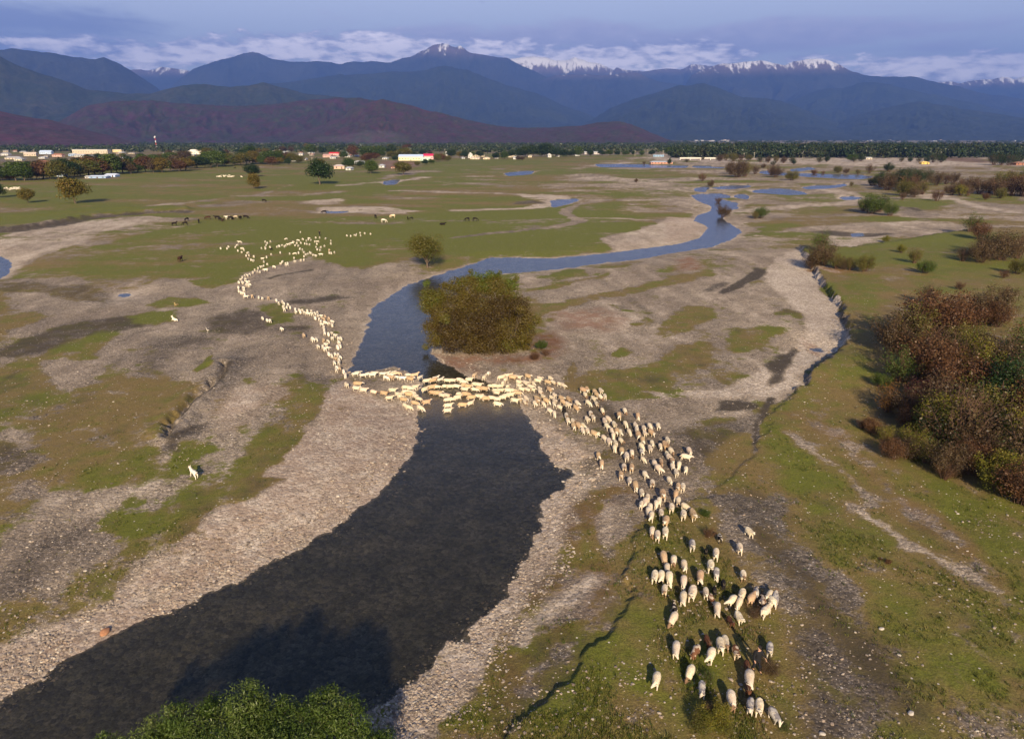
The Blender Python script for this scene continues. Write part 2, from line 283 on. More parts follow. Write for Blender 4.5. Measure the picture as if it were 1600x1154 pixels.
P_('M3', '408 662 440 620 400 580 500 520 525 478 562 500 520 580 470 655 430 682', .1, .2, .8, .2, .6); P_('M3', '178 792 230 755 300 753 400 775 380 792 290 803 200 802', .2, .2, .9, .1, .5)
P_('M3', '590 100 0 0', 0); P_('M3', '545 430 600 465 680 520 660 535 590 490 540 450', .1, .1, 0, 1, .4, red=.6)
P_('M3', '-80 900 100 852 200 850 330 830 410 795 345 905 240 922 150 962 60 1012 -60 1060', .4, .3, .55, .35, 1)
P_('M2', '830 700 1000 745 1150 870 1290 960 1380 1154 1700 1160 1700 1000 1598 900 1450 880 1250 760 1100 720 900 640', .2, .2, .6, .45, 1.5, a=.75)
P_('M2', '1100 1052 1180 982 1300 958 1335 1000 1250 1052 1150 1082', .55, .25, .6, .3, .8)
P_('P', '822 655 870 668 905 690 935 712 900 722 880 728 862 715 846 700 836 680', 0, .3, 0, .95, .6, red=.3)
P_('B2', '980 -20 1200 -40 1100 60 1060 200 1000 360 930 480 860 580 760 720 640 860 500 1000 380 1160 200 1200 330 900 570 700 770 480 880 330 920 140', .03, .3, 0, .95, .8, red=.2)
P_('B2', '1060 130 1120 60 1200 30 1330 -20 1420 60 1300 130 1230 200 1240 300 1300 400 1335 480 1290 590 1190 700 1110 790 1060 880 960 950 830 1090 780 1160 560 1160 650 980 730 860 800 760 870 650 920 560 980 460 1040 360 1060 240', .62, .28, .4, .4, .8, red=.35)
P_('B2', '1140 240 1210 220 1220 320 1160 350', .85, .6, .1, .4, .6); P_('B2', '880 620 1000 540 1060 560 960 680 860 720', .8, .5, .2, .4, .6)
L_('B2', '1165 455 1100 510 1040 580 960 680 900 745', .9, .02, .3, 0, .85, .8); P_('B2', '1250 110 1330 90 1330 180 1310 250 1340 330 1280 340 1240 240 1230 170', .05, .3, .15, .65, .7)
P_('B2', '1230 650 1130 690 1000 760 930 830 900 870 960 880 1060 830 1130 760', .05, .3, .3, .5, .7); P_('B2', '860 930 960 920 960 960 880 985', .1, .2, .8, .2, .6)
L_('B2', '1340 240 1342 330 1350 420 1330 490 1280 590 1190 700 1110 790 1070 870 990 930 890 1020 820 1095', .5, .2, .2, .6, .2, .8, st=.3, a=.7)
# right terrace
P_('P', TERR[0][1], .95, .55, .02, .4, .5, 1.05)
P_('P', '985 860 1010 830 1100 840 1240 940 1250 1154 1200 1300 600 1400 800 1150 900 1060 985 930', .97, .33, .05, .4, 4, 1.0)
P_('B3', '100 -40 200 30 140 130 60 60', .98, .85, 0, .4, 1.5, 1.0); P_('B3', '0 780 160 800 240 900 120 940 0 900', .98, .8, 0, .4, 1.2, 1.0); P_('B2', '1400 700 1598 660 1598 1154 1300 1154 1350 900', .97, .5, .1, .4, 3, 1.0)
P_('M3', '440 745 500 770 640 800 800 900 950 1030 1050 1154 1700 1600 2300 1900 2300 1500 1598 1154 1200 1000 1000 960 850 900 700 830 600 790', .6, .35, .1, .5, 2.5, 1.0, a=.5)
P_('M3', '450 770 560 800 660 870 760 950 850 1030 950 1154 1000 1230 1130 1330 1700 1700 1700 1500 1300 1230 1100 1100 960 1010 850 880 700 850 560 780', .48, .1, .25, .45, 1.6, 1.0, red=.25)
L_('M3', '500 850 580 900 680 970 780 1060 880 1180', .5, .15, .2, .1, .8, 1.2, z=1.0); L_('B3', '780 60 900 120 1000 180 1100 250 1250 330 1400 420 1520 480 1650 560', .7, .2, .2, .1, .85, 1.4, z=1.0)
P_('M3', '430 830 480 830 540 900 620 1000 690 1100 720 1180 500 1180 440 1000 410 900', .98, .95, 0, .4, 1, 1.0)
P_('B3', '170 20 300 0 470 0 560 150 640 250 730 400 880 500 950 620 1050 740 1110 900 1130 1200 590 1200 610 980 560 800 500 600 460 470 340 330 250 150', .40, .25, .55, .12, 1.8, .9, st=.35)
P_('B3', '500 -60 680 -60 760 100 860 250 1000 300 1100 420 1000 480 820 440 720 350 640 240 560 100', .9, .65, .1, .4, 1.4, 1.0)
P_('B3', '1090 560 1300 540 1500 620 1600 700 1600 900 1400 880 1200 740', .5, .4, .2, .5, 2.2, 1.0); P_('B3', '1240 980 1600 930 1600 1200 1200 1200', .5, .4, .2, .5, 2, 1.0)
P_('B3', '430 820 520 760 560 900 470 1000 400 900', .9, .7, .05, .4, 1, 1.0); L_('B3', '270 130 340 330 380 420 480 560', .8, .5, .4, .1, .7, 1.5, z=1.0, a=.6)
P_('M3', '560 95 700 120 860 150 860 165 700 140 580 118', .3, 0, .1, .7, .8, 1.0, red=.6); P_('M3', '800 90 1050 110 1100 160 950 200 780 170', .75, .4, .1, .5, 3, 1.0)
P_('M3', '640 190 720 200 760 270 740 280 690 230', .98, .95, 0, .4, .8, 1.0); P_('M3', '760 140 900 160 1000 230 900 260 800 240', .97, .75, 0, .4, 1.5, 1.0)
P_('M3', '950 250 1500 250 1598 500 1598 900 1598 1154 1440 1100 1200 1000 950 900 850 830 960 700 930 500', .8, .12, .35, .3, 2, 1.0)
P_('M3', '850 880 1000 980 1200 1060 1400 1130 1500 1180 1598 1400 1700 1700 1400 1400 1200 1250 1000 1130 880 1000', .98, .82, 0, .4, 1.5, 1.0, a=.8)
PA = [p for p in PA if not p[1].endswith(' 0 0')]

def seg_dist(px, py, A, B):
    d = B - A; L = max(d @ d, 1e-9); k = np.clip(((px - A[0]) * d[0] + (py - A[1]) * d[1]) / L, 0, 1)
    return np.hypot(px - A[0] - k * d[0], py - A[1] - k * d[1])
def poly_sd(px, py, Q):
    dist = np.full(px.shape, 1e9); ins = np.zeros(px.shape, bool); n = len(Q)
    for i in range(n):
        A = Q[i]; B = Q[(i + 1) % n]; dist = np.minimum(dist, seg_dist(px, py, A, B))
        c = ((A[1] > py) != (B[1] > py))
        xs = A[0] + (py - A[1]) * (B[0] - A[0]) / (B[1] - A[1] if abs(B[1] - A[1]) > 1e-9 else 1e-9)
        ins ^= c & (px < xs)
    return np.where(ins, -dist, dist)
def line_d(px, py, Q):
    dist = np.full(px.shape, 1e9)
    for i in range(len(Q) - 1): dist = np.minimum(dist, seg_dist(px, py, Q[i], Q[i + 1]))
    return dist
WP = [wpoly(r, s) for r, s in WATER]
RIVER = WP[0]
TP = [(wpoly(r, s, h), h, w) for r, s, h, w in TERR if h]
SCARP = wpoly('M1', '780 910 800 850 850 790 900 745 980 675 1010 625 1040 570'); BANKP = wpoly('T1', '-300 1090 -60 1078 60 1075 200 1050 330 1025 500 1003 700 988 860 984 900 975 860 965 500 970 200 1000 -300 1040'); BANKL = wpoly('T1', '-60 1075 60 1075 200 1050 330 1025 500 1005 700 990 860 985')
def near(px, py, Q, mg):
    return (px > Q[:, 0].min() - mg) & (px < Q[:, 0].max() + mg) & (py > Q[:, 1].min() - mg) & (py < Q[:, 1].max() + mg)
def height(px, py, fine=True):
    px = np.asarray(px, float); py = np.asarray(py, float)
    D = np.hypot(px, py); far = sst(D, 120, 500)
    wx = px + (fbm(px / .9, py / .9, 2, 3) - .5) * .7 + (fbm(px / 2.2, py / 2.2, 4, 5) - .5) * 1.7 + (fbm(px / 60, py / 60, 3, 8) - .5) * 8 * far
    wy = py + (fbm(px / .9, py / .9, 2, 4) - .5) * .7 + (fbm(px / 2.2, py / 2.2, 4, 15) - .5) * 1.7 + (fbm(px / 60, py / 60, 3, 18) - .5) * 14 * far
    dW = np.full(px.shape, 60.0)
    for Q in WP:
        k = near(px, py, Q, 60)
        if k.any(): dW[k] = np.minimum(dW[k], poly_sd(wx[k], wy[k], Q))
    land = .12 + .22 * fbm(px / 22, py / 22, 3, 31) + .10 * fbm(px / 5, py / 5, 3, 41) + .05 * fbm(px / 1.3, py / 1.3, 2, 51)
    z = np.where(dW > 0, np.minimum(.028 * dW, .25) + land * sst(dW, -.5, 9), -np.minimum(.03 + .10 * -dW, .55))
    # shallow ford where the flock crosses
    fd = np.hypot((px - -3.0) / 20, (py - 74.5) / 3.2); z = np.where(dW < 0, np.maximum(z, -.14 - .4 * sst(fd, .9, 1.9)), z)
    for Q, h, w in TP:
        k = near(px, py, Q, 12)
        if k.any():
            sd = poly_sd(wx[k] , wy[k], Q); a = np.arctan2(px[k], py[k]); hh = h * (1 - .35 * sst(-py[k], -75, -45)) * (.82 + .36 * fbm(px[k] / 6, py[k] / 6, 2, 61)) * (.16 + .84 * sst(py[k], 70, 90) + .22 * (1 - sst(py[k], 44, 50)) + .04 * (1 - sst(py[k], 38, 50)))
            q = hh * (1 - sst(sd, -w * .5, w * .55)); z[k] = np.where(dW[k] > -.5, z[k] + q, z[k])
    k = near(px, py, SCARP, 8)
    if k.any():
        d = line_d(wx[k], wy[k], SCARP); z[k] += -.55 * np.exp(-(d / .5) ** 2) + .3 * np.exp(-((d - 1.2) / 1.0) ** 2)
    k = near(px, py, BANKP, 8)
    if k.any():
        sd = poly_sd(wx[k], wy[k], BANKP); z[k] += 1.5 * (1 - sst(sd, -1.6, 1.6)) * np.exp(np.minimum(sd, 0) / 12) * sst(-px[k], 90, 140)
    return z, dW
def gz(x, y): return float(height(np.array([x]), np.array([y]))[0][0])
def place_many(uv, lift=0.0):
    P = np.array([world(u, v) for u, v in uv]); z = np.zeros(len(P))
    D = np.array([px_dir(u, v) for u, v in uv])
    for _ in range(3):
        z, _d = height(P[:, 0], P[:, 1]); k = (z + lift - H) / np.minimum(D[:, 2], -.0012); P = np.stack([D[:, 0] * k, D[:, 1] * k], 1)
    z, dW = height(P[:, 0], P[:, 1]); return P, z, dW
def place(u, v):
    P, z, d = place_many([(u, v)]); return P[0, 0], P[0, 1], float(z[0])
# ---- ground sheet
azs = np.concatenate([np.linspace(-180, -52, 24)[:-1], np.linspace(-52, 52, 900), np.linspace(52, 180, 24)[1:]])
deps = np.concatenate([np.linspace(88, 52, 24)[:-1], np.linspace(52, 1.5, 640)[:-1], np.geomspace(1.5, .045, 70)])
AZ, DP = np.meshgrid(np.radians(azs), np.radians(deps)); RR = H / np.tan(DP)
gx = (RR * np.sin(AZ)).ravel(); gy = (RR * np.cos(AZ)).ravel()
gzv, gdW = height(gx, gy)
def paint(gx, gy, gdW):
    far = sst(np.hypot(gx, gy), 90, 450)
    wx = gx + (fbm(gx / 1.6, gy / 1.6, 3, 105) - .5) * .9 + (fbm(gx / 9, gy / 9, 3, 107) - .5) * 2.6 + (fbm(gx / 50, gy / 50, 3, 108) - .5) * 14 * far
    wy = gy + (fbm(gx / 1.6, gy / 1.6, 3, 115) - .5) * .9 + (fbm(gx / 9, gy / 9, 3, 117) - .5) * 3.4 + (fbm(gx / 50, gy / 50, 3, 118) - .5) * 22 * far
    base = fbm(gx / 30, gy / 30, 4, 201)
    lay = np.zeros((len(gx), 6)); lay[:, 0] = .3 + .5 * sst(base, .4, .62); lay[:, 1] = .35; lay[:, 2] = .05; lay[:, 3] = .6; lay[:, 4] = .5
    for r, s, vals, f, z, a, w in PA:
        Q = wpoly(r, s, z); k = near(gx, gy, Q, f * 2 + (w or 0) + 3)
        if not k.any(): continue
        sd = poly_sd(wx[k], wy[k], Q) if w is None else line_d(wx[k], wy[k], Q) - w
        m = (1 - sst(sd, -f, f)) * a
        for i, v in enumerate(vals):
            if v is None:
                if i == 5: v = 0.0
                else: continue
            lay[k, i] += (v - lay[k, i]) * m
    dd = np.hypot(gx, gy); fr = sst(dd, 110, 260)
    s1 = fbm((gx + gy * .15) / 2.6, gy / 15, 4, 401) - .5; s2 = fbm((gx - gy * .3) / 6, gy / 26, 4, 411) - .5; s3 = fbm(gx / 1.5, gy / 1.8, 3, 421) - .5
    f1 = fbm(gx / 55, gy / 20, 5, 431, .62) - .5; f2 = fbm(gx / 30, gy / 14, 5, 441, .62) - .5; f3 = fbm(gx / 90, gy / 60, 4, 451) - .5
    land_ = sst(gdW, .5, 4)
    lay[:, 0] += land_ * ((1 - fr) * (s1 * .65 + s2 * .45 + s3 * .45) + fr * (f1 * 2.3 + f2 * 1.5 - .06) * (.62 + .38 * (lay[:, 0] < .93)))
    lay[:, 1] += (1 - fr) * (s2 * 1.0 + s3 * .8) + fr * (f1 * 1.8 + f3 * 1.5 + f2 * 1.3)
    lay[:, 2] += land_ * ((1 - fr) * (np.maximum(s1, 0) * 1.1 + s2 * .3) + fr * np.maximum(f2, 0) * .8)
    lay[:, 3] += s1 * -.5 + s3 * .4
    lay = np.clip(lay, 0, 1.1)
    # a strip of clean pale cobbles at every waterline, and a bare bank face at every step
    sh = np.exp(-np.maximum(gdW, 0) / 1.6) * (gdW > -8); lay[:, 0] *= 1 - .8 * sh; lay[:, 3] += (1 - lay[:, 3]) * sh * .7
    for Q, h, w in TP:
        k = near(gx, gy, Q, 4); sd = poly_sd((gx + (fbm(gx / 2.2, gy / 2.2, 4, 5) - .5) * 1.7)[k], (gy + (fbm(gx / 2.2, gy / 2.2, 4, 15) - .5) * 1.7)[k], Q)
        q = np.exp(-((sd) / .32) ** 2) * (.1 + .8 * sst(gy[k], 66, 90)) * sst(fbm(gx[k] / 2, gy[k] / 2, 3, 77), .38, .6); lay[k, 0] *= 1 - q; lay[k, 2] += (1 - lay[k, 2]) * q * .7
    return lay
lay = paint(gx, gy, gdW)
nA, nR = len(azs), len(deps)
ii, jj = np.meshgrid(np.arange(nR - 1), np.arange(nA - 1), indexing='ij'); a0 = (ii * nA + jj).ravel()
faces = np.stack([a0, a0 + nA, a0 + nA + 1, a0 + 1], 1)
gme = np_mesh('ground', np.stack([gx, gy, gzv], 1), faces, True)
add_attr(gme, 'layA', lay[:, [0, 1, 2, 3]]); add_attr(gme, 'layB', np.stack([lay[:, 5], lay[:, 4], np.clip(-gdW, 0, 1), np.ones(len(gx))], 1))
m, t, b = mat('plain', .92)
pos = t.new('ShaderNodeNewGeometry').outputs['Position']
A = t.attr('layA'); g_, gr_, d_ = t.scol(A.outputs['Color'])[:3]; p_ = A.outputs['Alpha']
B = t.attr('layB'); red_, st_, wet_ = t.scol(B.outputs['Color'])[:3]
n_big = t.noise(pos, .05, 5, .6); n_mid = t.noise(pos, .38, 6, .65); n_fin = t.noise(pos, 2.4, 5, .7); n_tex = t.noise(pos, 9, 4, .7)
v1 = t.voro(pos, 3.2); v2 = t.voro(pos, 9.5); v3 = t.voro(pos, 1.35)
cell = t.scol(v1.outputs['Color'])[0]; cell2 = t.scol(v2.outputs['Color'])[0]; cell3 = t.scol(v3.outputs['Color'])
sx, sy, sz = t.sep(pos); stk = t.noise(t.comb(t.mul(sx, .022), t.mul(sy, .05), 0), 1.0, 7, .68, .4); stk2 = t.noise(t.comb(t.mul(sx, .10), t.mul(sy, .20), 4), 1.0, 6, .7, .5)
# stones
sv = t.add(t.add(t.mul(cell, .45), t.mul(cell2, .35)), t.mul(n_fin, .2))
lum = t.m('POWER', sv, 1.6)
grav = t.mix(lum, (.10, .075, .052), (.70, .56, .41))
sand = t.mix(n_fin, (.27, .212, .152), (.43, .345, .255))
grav = t.mix(t.ss(t.add(n_mid, t.mul(n_fin, .3)), .5, .78), grav, sand)
grav = t.mix(t.sub(1.0, t.ss(p_, .1, 1.0)), grav, t.mix(lum, (.055, .045, .035), (.30, .245, .195)))
grav = t.mix(t.mul(t.ss(p_, .66, 1.0), .85), grav, t.mix(lum, (.25, .20, .155), (.86, .73, .59)))
spk = t.mul(t.m('GREATER_THAN', cell2, .80), t.ss(v2.outputs['Distance'], .55, .25))
grav = t.mix(t.mul(spk, .5), grav, (.66, .57, .47))
spd = t.mul(t.m('LESS_THAN', cell2, .22), t.ss(v2.outputs['Distance'], .6, .3))
grav = t.mix(t.mul(spd, .55), grav, (.07, .055, .045))
grav = t.mix(t.mul(red_, t.ss(n_mid, .3, .6)), grav, t.mix(n_fin, (.14, .065, .035), (.30, .17, .11)))
# turf
grav = t.mix(t.ss(n_big, .35, .65), t.mix(1.0, grav, (.74, .72, .72), 'MULTIPLY'), grav)
dry = t.mix(n_fin, (.14, .100, .034), (.33, .235, .095))
grn = t.mix(n_fin, (.082, .098, .011), (.235, .245, .034))
turf = t.mix(t.ss(t.add(gr_, t.add(t.add(t.mul(t.sub(n_mid, .5), .7), t.mul(t.sub(stk, .5), 1.5)), t.mul(t.sub(stk2, .5), 1.1))), .12, .88), dry, grn)
turf = t.mix(t.ss(n_tex, .35, .75), t.mix(1.0, turf, (.50, .48, .42), 'MULTIPLY'), turf)
turf = t.mix(t.mul(t.ss(t.add(t.mul(n_fin, .5), t.mul(n_mid, .5)), .54, .66), .55), turf, (.13, .095, .055))
turf = t.mix(t.mul(red_, t.ss(n_mid, .35, .7)), turf, (.17, .065, .025))
n_low = t.noise(pos, .13, 4, .6, .5)
gm = t.ss(t.add(g_, t.add(t.add(t.mul(t.sub(n_mid, .5), 1.5), t.add(t.mul(t.sub(n_low, .5), .7), t.mul(t.sub(stk2, .5), 1.3))), t.mul(t.sub(n_fin, .5), .8))), .36, .66)
col = t.mix(gm, grav, turf)
mud = t.mix(n_fin, (.024, .018, .012), (.070, .053, .036))  # dark layer colour: mud, plus the painted undercut shade of the left bank
dm = t.ss(t.add(d_, t.add(t.mul(t.sub(n_mid, .5), 1.1), t.mul(t.sub(n_fin, .5), .7))), .25, 1.05)
col = t.mix(t.mul(dm, .85), col, mud)
# single bleached pebbles lying on turf and mud
peb = t.mul(t.ss(v1.outputs['Distance'], .26, .16), t.m('GREATER_THAN', t.add(cell, t.mul(t.sub(st_, .5), .35)), t.add(.86, t.mul(n_mid, .10))))
peb2 = t.mul(t.ss(v3.outputs['Distance'], .13, .08), t.m('GREATER_THAN', cell3[0], .93))
col = t.mix(t.mul(t.m('MAXIMUM', peb, peb2), .9), col, (.52, .46, .40))
# river bed
bed = t.mix(lum, (.05, .044, .033), (.36, .31, .23))
bed = t.mix(t.ss(n_mid, .35, .65), t.mix(1.0, bed, (.55, .58, .55), 'MULTIPLY'), bed)
col = t.mix(t.ss(wet_, .0, .25), col, bed)
t.l.new(col, b.inputs['Base Color'])
bh = t.add(t.mul(t.sub(1.0, v1.outputs['Distance']), t.mul(t.sub(1.0, gm), .5)), t.add(t.mul(n_fin, .6), t.mul(n_tex, .35)))
bp = t.new('ShaderNodeBump'); bp.inputs['Strength'].default_value = .75; bp.inputs['Distance'].default_value = .16; t.l.new(bh, bp.inputs['Height']); t.l.new(bp.outputs[0], b.inputs['Normal'])
ground = obj('ground', gme, m); tag(ground, kind='structure')
# ---- water sheet
m, t, b = mat('river_water', .06); nt = m.node_tree; nt.nodes.remove(b); out = nt.nodes['Material Output']
pos = t.new('ShaderNodeNewGeometry').outputs['Position']
px_, py_, pz_ = t.sep(pos); pv = t.comb(t.mul(px_, 1.0), t.mul(py_, .7), 0)
bp = t.new('ShaderNodeBump'); bp.inputs['Strength'].default_value = .5; bp.inputs['Distance'].default_value = .13
ford = t.m('EXPONENT', t.mul(t.m('POWER', t.mul(t.sub(py_, 75), .2), 2.0), -1.0))
hn = t.add(t.mul(t.mul(ford, t.noise(t.comb(px_, t.mul(py_, .35), 0), 3.5, 4, .7)), 1.6), t.add(t.mul(t.noise(pv, 1.3, 4, .6), .6), t.add(t.mul(t.noise(pv, .25, 3, .5), .6), t.mul(t.noise(pv, 6, 3, .6), .12)))); t.l.new(hn, bp.inputs['Height'])
gl = t.new('ShaderNodeBsdfGlossy'); gl.inputs['Roughness'].default_value = .16; gl.inputs['Color'].default_value = (.92, .95, 1, 1); t.l.new(bp.outputs[0], gl.inputs['Normal'])
tr = t.new('ShaderNodeBsdfTransparent'); tr.inputs['Color'].default_value = (.86, .84, .72, 1)
df = t.new('ShaderNodeBsdfDiffuse'); df.inputs['Color'].default_value = (.05, .042, .026, 1)
mx0 = t.new('ShaderNodeMixShader'); mx0.inputs[0].default_value = .16; t.l.new(tr.outputs[0], mx0.inputs[1]); t.l.new(df.outputs[0], mx0.inputs[2])
fm = t.mul(ford, t.mul(t.ss(px_, -24, -16), t.ss(px_, 8, 2))); t.l.new(t.add(.16, t.mul(fm, .45)), mx0.inputs[0]); t.l.new(t.mix(fm, (.05, .044, .032), (.15, .12, .085)), df.inputs['Color'])
fr = t.new('ShaderNodeFresnel'); fr.inputs['IOR'].default_value = 1.33; t.l.new(bp.outputs[0], fr.inputs['Normal'])
mx = t.new('ShaderNodeMixShader'); t.l.new(t.m('MINIMUM', fr.outputs[0], .75), mx.inputs[0]); t.l.new(mx0.outputs[0], mx.inputs[1]); t.l.new(gl.outputs[0], mx.inputs[2]); t.l.new(mx.outputs[0], out.inputs['Surface'])
xs = np.array([-500, 500, 500, -500]); wme = np_mesh('river_water', np.array([[-500, 5, 0], [900, 5, 0], [900, 1300, 0], [-500, 1300, 0]]), np.array([[0, 1, 2, 3]]))
tag(obj('river_water', wme, m), kind='structure')
# ------------------------------------------------------------------ hills and mountains
def ridge(name, sil, D1, D0, D2, colA, colB, snow=None, seed=0, spur=.55, n=260, red=0.0, bare=.0):
    """sil: traced skyline, D1: distance of the crest, D0: foot, D2: far foot"""
    P = np.array([azel(u, v) for u, v in sil]); o = np.argsort(P[:, 0]); P = P[o]
    az = np.linspace(P[0, 0], P[-1, 0], n); crest = np.interp(az, P[:, 0], P[:, 1])
    arc = az * math.pi / 180 * D1
    crest_h = H + D1 * np.tan(np.radians(crest)); amp = max(crest_h.max(), 60)
    crest_h = crest_h + (fbm(arc / (amp * .35), arc * 0, 6, seed + 3, .6) - .5) * amp * (.06 if snow else .05)
    rows = np.concatenate([np.linspace(0, 1, 46), 1 + np.linspace(.04, 1, 8)])
    V = []; tt = []
    for q in rows:
        Dq = D0 + (D1 - D0) * q if q <= 1 else D1 + (D2 - D1) * (q - 1)
        x = Dq * np.sin(np.radians(az)); y = Dq * np.cos(np.radians(az))
        wxx = x + (fbm(x / amp / 1.6, y / amp / 1.6, 3, seed) - .5) * amp * 1.2
        rn = 1 - np.abs(fbm(wxx / (amp * .62), y / (amp * 1.9), 5, seed + 9) * 2 - 1) * 2.2
        rn2 = 1 - np.abs(fbm(wxx / (amp * .22), y / (amp * .6), 4, seed + 19) * 2 - 1) * 2.2
        if q <= 1:
            e = q ** 1.15; h = crest_h * e * (1 - spur * (1 - np.clip(rn, 0, 1)) * (1 - q) ** .7 * 1.0) - spur * .13 * crest_h * (1 - rn2) * math.sin(math.pi * min(q, .98)) ** .8
        else:
            e = 1 - (q - 1); h = crest_h * e
        V.append(np.stack([x, y, np.maximum(h, -.5) if q > 0 else x * 0 - 2], 1)); tt.append(crest_h * 0 + q)
    nR = len(rows); V = np.array(V).reshape(-1, 3)
    i, j = np.meshgrid(np.arange(nR - 1), np.arange(n - 1), indexing='ij'); a0 = (i * n + j).ravel()
    me = np_mesh(name, V, np.stack([a0, a0 + 1, a0 + n + 1, a0 + n], 1), True)
    m, t, b = mat(name + '_cover', .95)
    pos = t.new('ShaderNodeNewGeometry'); p = pos.outputs['Position']; sc = 1.0 / amp
    n1 = t.noise(p, sc * 2.5, 6, .62); n2 = t.noise(p, sc * 14, 5, .7); n3 = t.noise(p, .02, 5, .75)
    nn = t.add(t.mul(n1, .5), t.mul(n2, .5))
    c = t.mix(t.ss(nn, .38, .62), colA, colB)
    c = t.mix(t.ss(n3, .3, .7), t.mix(1.0, c, (.45, .45, .45), 'MULTIPLY'), c)
    if bare: c = t.mix(t.mul(t.ss(t.add(t.mul(n1, .6), t.mul(n2, .4)), .60, .66), bare), c, (.20, .13, .11))
    if snow:
        z = t.sep(p)[2]; nzv = t.sep(pos.outputs['Normal'])[2]
        s0, s1 = snow
        ps = t.comb(t.mul(t.sep(p)[0], 1.0), t.mul(t.sep(p)[1], .35), t.mul(z, .25))
        k = t.add(t.add(z, t.mul(t.sub(t.noise(ps, 1 / 420., 6, .72), .5), (s1 - s0) * 2.6)), t.mul(t.sub(t.noise(ps, 1 / 110., 4, .7), .5), (s1 - s0) * 3.0))
        rock = t.mix(n2, (.085, .060, .065), (.19, .14, .14))
        c = t.mix(t.ss(z, s0 - (s1 - s0) * .9, s0 + (s1 - s0) * .1), c, rock)
        c = t.mix(t.mul(t.ss(k, s0, s0 + (s1 - s0) * .5), .95), c, (.80, .80, .84))
    t.l.new(c, b.inputs['Base Color'])
    bp = t.new('ShaderNodeBump'); bp.inputs['Strength'].default_value = .9; bp.inputs['Distance'].default_value = amp * .03
    t.l.new(nn, bp.inputs['Height']); t.l.new(bp.outputs[0], b.inputs['Normal'])
    return tag(obj(name, me, m), kind='structure')
def sil(*a):
    L = []
    for r, s in a: L += pts(r, s)
    return L
FOR = ((.018, .022, .014), (.045, .048, .028)); REDS = ((.055, .020, .026), (.085, .048, .030))
ridge('hills', sil(('P', '-500 150 -300 160 -100 165'), ('T1', '0 515 100 533 250 560 400 600 560 640 680 672 760 690')), 3600, 2700, 5200, (.088, .024, .044), (.052, .034, .026), None, 11, .35, bare=.25)
ridge('hills', sil(('T1', '1220 695 1300 660 1400 610 1500 570 1598 530'), ('T2', '60 500 150 470 200 458 300 480 400 506 500 530 600 556 700 576 820 590 950 590 1100 582 1200 566 1300 560 1350 574 1400 594 1450 618 1540 648 1620 672 1700 690')), 4600, 3500, 6500, (.084, .026, .044), (.045, .048, .020), None, 23, .5, 420, bare=.5)
ridge('hills', sil(('T1', '120 640 200 600 290 550 400 490 500 470 700 460 800 475 950 482 1100 490 1250 480 1400 465 1598 455'), ('T2', '0 450 100 450 200 470 300 500 400 600 450 690')), 5600, 4500, 7500, (.072, .022, .042), (.036, .046, .018), None, 37, .5, 320, bare=.2)
ridge('hills', sil(('P', '-700 40 -400 55 -200 60 -80 70'), ('T1', '0 255 100 310 250 360 400 410 600 432 700 425 850 395 950 388 1060 398 1150 395 1215 378 1300 400 1400 430 1598 446'), ('T2', '0 446 150 480 300 560 400 640')), 8800, 6600, 12000, (.026, .038, .014), (.052, .052, .024), None, 41, .55, 420, bare=.15)
ridge('mountains', sil(('P', '-900 60 -500 30 -200 60'), ('T1', '0 225 50 218 120 232 200 245 300 260 400 272 440 275 480 266 560 300 640 350 720 400 820 480')), 15000, 10500, 20000, *FOR, (1800, 2150), 53, .6, 360)
ridge('mountains', sil(('T1', '560 330 620 318 680 325 750 312 800 315 860 325 940 345'), ('T2', '0 420')), 24000, 19000, 29000, *FOR, (1900, 2250), 59, .6, 200)
ridge('mountains', sil(('T1', '700 470 760 420 830 370 900 318 1000 280 1060 270 1100 255 1140 248 1200 250 1260 270 1350 282 1450 280 1598 286'), ('T2', '0 288 60 284 140 286 230 286 330 258 400 225 430 204 470 196 500 195 540 210 560 204 600 235 650 255 720 268 780 270 840 300 900 330 1000 380 1100 440')), 20500, 14500, 26000, *FOR, (2330, 2760), 61, .6, 480)
ridge('mountains', sil(('T2', '640 330 740 272 830 262 900 258 960 268 1000 278 1060 276 1090 264 1130 275 1180 290 1240 312 1270 325 1280 312 1320 325 1400 330 1450 325 1520 318 1598 312'), ('T3', '0 318 60 300 110 305 160 310')), 25000, 21000, 30000, *FOR, (2200, 2560), 67, .6, 360)
ridge('mountains', sil(('T2', '600 480 850 400 940 372 1000 352 1080 348 1150 345 1200 350 1270 345 1330 338 1380 335 1430 362 1500 380 1598 395'), ('T3', '60 350 110 320 160 310 200 296 260 292 300 284 380 278 430 290 490 304 530 288 580 276 640 271 690 276 740 294 800 322 860 345 950 355 1080 355 1150 372 1200 386 1300 402 1400 430 1500 440 1598 460'), ('P', '1800 165 2200 180')), 20000, 15000, 26000, *FOR, (1720, 2060), 71, .6, 480)
ridge('mountains', sil(('T3', '1000 400 1080 380 1130 370 1160 374 1200 382 1260 380 1300 385 1340 372 1400 366 1450 370 1500 355 1560 362 1598 350'), ('P', '1700 122 1900 125 2300 120')), 26000, 21500, 31000, *FOR, (1600, 1900), 79, .6, 300)
ridge('mountains', sil(('P', '300 190'), ('T1', '1000 430 1100 400 1300 380 1450 365 1598 350'), ('T2', '0 346 100 342 200 338 300 330 400 320 460 310 520 308 600 325 700 370 800 400 880 425 960 450 1050 490 1150 530 1250 580 1400 640')), 14500, 10000, 19000, (.018, .028, .012), (.040, .050, .020), None, 83, .6, 460)
ridge('mountains', sil(('T2', '1000 640 1150 560 1250 500 1350 460 1450 430 1530 410 1598 396'), ('T3', '0 396 60 392 120 384 170 398 200 408 300 450 400 452 470 464 560 500 640 530 720 560 850 600 1000 640')), 12500, 8200, 17000, (.018, .028, .012), (.040, .050, .020), None, 89, .6, 420)
